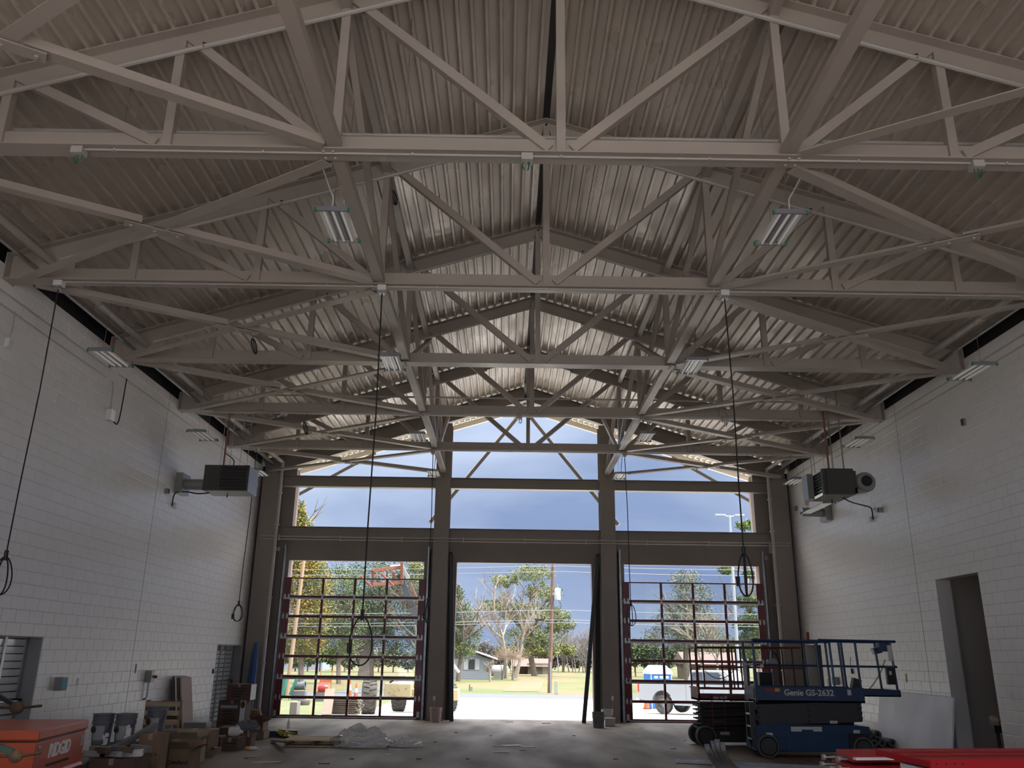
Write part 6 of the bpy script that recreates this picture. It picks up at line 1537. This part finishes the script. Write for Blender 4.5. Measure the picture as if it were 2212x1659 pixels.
MB().box(q.x - .5, q.x + .3, q.y - .25, q.y + .25, q.z, q.z + .5).build('crate', 'bin_grey', t)
q = GR(612, 1512); t = thing('wheelbarrow', 'green wheelbarrow stood on end behind the pale pole', 'wheelbarrow', q)
MB().cbox(q + V((-.1, 0, .75)), (.35, .5, 1.0), ry=.1).build('tray', 'chair_green', t, bevel=.04); MB().cbox(q + V((.55, 0, .75)), (.10, .5, .95), ry=.35).build('tray_side', 'chair_green', t)
MB().cyl(q + V((.35, -.2, .0)), q + V((.75, -.2, 1.3)), .02, n=6).build('handle', 'boom_dark', t); MB().lathe([(.08, -.04), (.17, -.04), (.17, .04), (.08, .04)], q + V((-.15, -.25, .17)), (0, 1, 0), n=16).build('wheel', 'tyre', t, smooth=True)
mat('machine_orange', (.40, .08, .025), .5); mat('machine_scarlet', (.34, .025, .03), .4)
q = GR(697, 1515); t = thing('hand_compressor', 'red compressor with upright orange handles behind the planks', 'compressor', q)
MB().lathe([(0, -.3), (.2, -.28), (.27, -.1), (.27, .1), (.2, .28), (0, .3)], q + V((-.05, 0, .75)), (1, .2, 0), n=16).build('tank', 'machine_scarlet', t, smooth=True)
MB().box(q.x - .45, q.x + .5, q.y - .2, q.y + .2, q.z, q.z + .5).build('base', 'bin_grey', t); MB().box(q.x - .4, q.x + .5, q.y - .15, q.y + .15, q.z + .46, q.z + .54).build('deck', 'machine_orange', t)
for dx in (-.28, .40): MB().cyl(q + V((dx, .1, .5)), q + V((dx + .02, .15, 1.75)), .025, n=6).build('handle', 'machine_orange', t)
MB().box(q.x - .25, q.x + .4, q.y + .1, q.y + .13, q.z + 1.05, q.z + 1.35).build('guard', 'machine_orange', t)
def cone(px, py, label, h=.9, mt='machine_orange', r=.17):
    q = GR(px, py); t = thing('traffic_cone', label, 'cone', q, group='traffic cones')
    MB().box(q.x - r * 1.2, q.x + r * 1.2, q.y - r * 1.2, q.y + r * 1.2, q.z, q.z + .03).build('base', 'black', t)
    MB().lathe([(r, .03), (r * .62, h * .45)], q, n=14).build('body', mt, t, smooth=True); MB().lathe([(r * .62, h * .45), (r * .38, h * .7)], q, n=14).build('white_band', 'trim_white', t, smooth=True); MB().lathe([(r * .38, h * .7), (r * .16, h)], q, n=14).build('tip', mt, t, smooth=True)
cone(754, 1513, 'traffic cone with white sleeve left of the big tyre', 1.3); cone(768, 1513, 'traffic cone with yellow top left of the big tyre', 1.0); cone(1397, 1532, 'traffic cone beside the blue portable toilet', .95)
# ---- portable toilet and pickup behind the right door
mat('toilet_blue', (.006, .10, .34), .5); mat('toilet_white', (.36, .38, .42), .5)
q = GR(1431, 1531); s = ppm(q.y); hw = .62; rzt = .0
t = thing('portable_toilet', 'bright blue portable toilet with white roof', 'portable toilet', q, .18)
MB().box(-hw, hw, 0, 1.2, 0, 1.82).build('cabin', 'toilet_blue', t, local=True, bevel=.03)
MB().prism([V((-hw - .05, -.05, 1.80)), V((hw + .05, -.05, 1.80)), V((hw + .05, -.05, 1.95)), V((hw * .5, -.05, 2.28)), V((-hw * .5, -.05, 2.28)), V((-hw - .05, -.05, 1.95))], (0, 1.3, 0)).build('roof', 'toilet_white', t, local=True, bevel=.03)
for x_ in (-.42, -.1, .22): MB().box(x_, x_ + .22, -.012, 0, 1.58, 1.72).build('vent_panel', 'toilet_white', t, local=True)
for x_ in (-hw, hw - .05): MB().box(x_, x_ + .05, -.015, 0, .0, 1.82).build('corner_post', 'toilet_white', t, local=True)
MB().box(-hw - .06, hw + .06, -.06, 1.26, -.1, 0.02).build('skid', 'black', t, local=True)
mat('truck_white', (.30, .31, .335), .3, coat=.5); mat('truck_glass', (.06, .07, .09), .08, spec=.8); mat('truck_screen', (.30, .34, .36), .08); mat('tail_red', (.5, .02, .02), .3); mat('chrome', (.7, .7, .72), .15, 1.)
q = GR(1434, 1543)
t = thing('pickup_truck', 'white crew-cab pickup parked behind the right door', 'pickup truck', q, math.radians(-38))
def tyre(x, y, r=.42, w=.28):
    o = MB().lathe([(r * .6, 0), (r * .92, 0), (r, w * .15), (r, w * .85), (r * .92, w), (r * .6, w)], (x, y, r), (0, 1, 0), n=28).build('wheel', 'tyre', t, smooth=True, local=True)
    MB().lathe([(0, .03), (r * .2, .02), (r * .25, .07), (r * .55, .05), (r * .62, .0)], (x, y, r), (0, 1, 0), n=20).build('alloy_rim', 'pole_metal', o, smooth=True, local=True)
for x_ in (0, 3.97):
    for y_ in (-.08, 1.72): tyre(x_, y_)
def arch(cx, r, z0, n=9): return [(cx + r * math.cos(a), z0 + r * math.sin(a)) for a in [math.pi * k / n for k in range(n + 1)]]
pr = [(-1.25, .62), (-1.25, 1.42), (1.22, 1.46), (1.22, 1.44), (3.35, 1.44), (3.5, 1.40), (4.75, 1.30), (4.95, 1.15), (4.98, .62)]
ar2 = [(x, z) for x, z in arch(3.97, .54, .50)]; ar1 = [(x, z) for x, z in arch(0, .54, .50)]
low = [(4.6, .50)] + ar2 + [(.6, .48)] + ar1 + [(-.6, .55)]
poly = pr + low
MB().prism([V((x, -.10, z)) for x, z in poly], (0, 2.12, 0)).build('body', 'truck_white', t, local=True)
MB().box(-1.2, 1.15, .05, 1.85, .8, 1.44).build('bed_liner', 'black', t, local=True)
cab = [(1.22, 1.42), (1.42, 1.95), (2.9, 1.97), (3.55, 1.42)]
MB().prism([V((x, .03, z)) for x, z in cab], (0, 1.86, 0)).build('cab', 'truck_white', t, local=True, bevel=.05)
for a_, nm in (([(1.42, 1.48), (1.53, 1.86), (2.02, 1.87), (2.02, 1.48)], 'rear_window'), ([(2.12, 1.48), (2.12, 1.87), (2.78, 1.87), (3.25, 1.48)], 'front_window')):
    MB().prism([V((x, .022, z)) for x, z in a_], (0, -.012, 0)).build(nm, 'truck_glass', t, local=True)
MB().prism([V((2.98, .12, 1.93)), V((3.52, .1, 1.47)), V((3.55, .1, 1.47)), V((3.01, .12, 1.93))], (0, 1.66, 0)).build('windshield', 'truck_screen', t, local=True)
for x_ in (1.22, 2.07, 3.3): MB().box(x_, x_ + .012, -.104, -.098, .6, 1.42).build('door_gap', 'bin_grey', t, local=True)
for x_ in (1.35, 2.2): MB().box(x_ + .05, x_ + .2, -.125, -.10, 1.22, 1.26).build('door_handle', 'black', t, local=True)
for y_ in (-.32, 2.05): MB().box(3.0, 3.12, y_, y_ + .2, 1.45, 1.72).build('mirror', 'chrome', t, local=True, bevel=.03)
MB().box(-1.27, -1.2, -.11, .05, .95, 1.38).build('tail_light', 'tail_red', t, local=True)
MB().box(.65, 3.4, -.16, .0, .42, .50).build('running_board', 'pole_metal', t, local=True); MB().box(-1.4, -1.22, -.05, 1.97, .50, .68).build('rear_bumper', 'chrome', t, local=True)
MB().box(4.95, 5.1, -.05, 1.97, .50, .72).build('front_bumper', 'chrome', t, local=True); MB().box(4.9, 5.0, .35, 1.55, .75, 1.18).build('grille', 'black', t, local=True)
q = GR(1462, 1527); tag(MB().box(q.x, q.x + .9, q.y, q.y + .4, q.z, q.z + .25).build('lumber_bundle', 'fresh_plank'), 'low bundle of pale lumber behind the pickup', 'lumber')
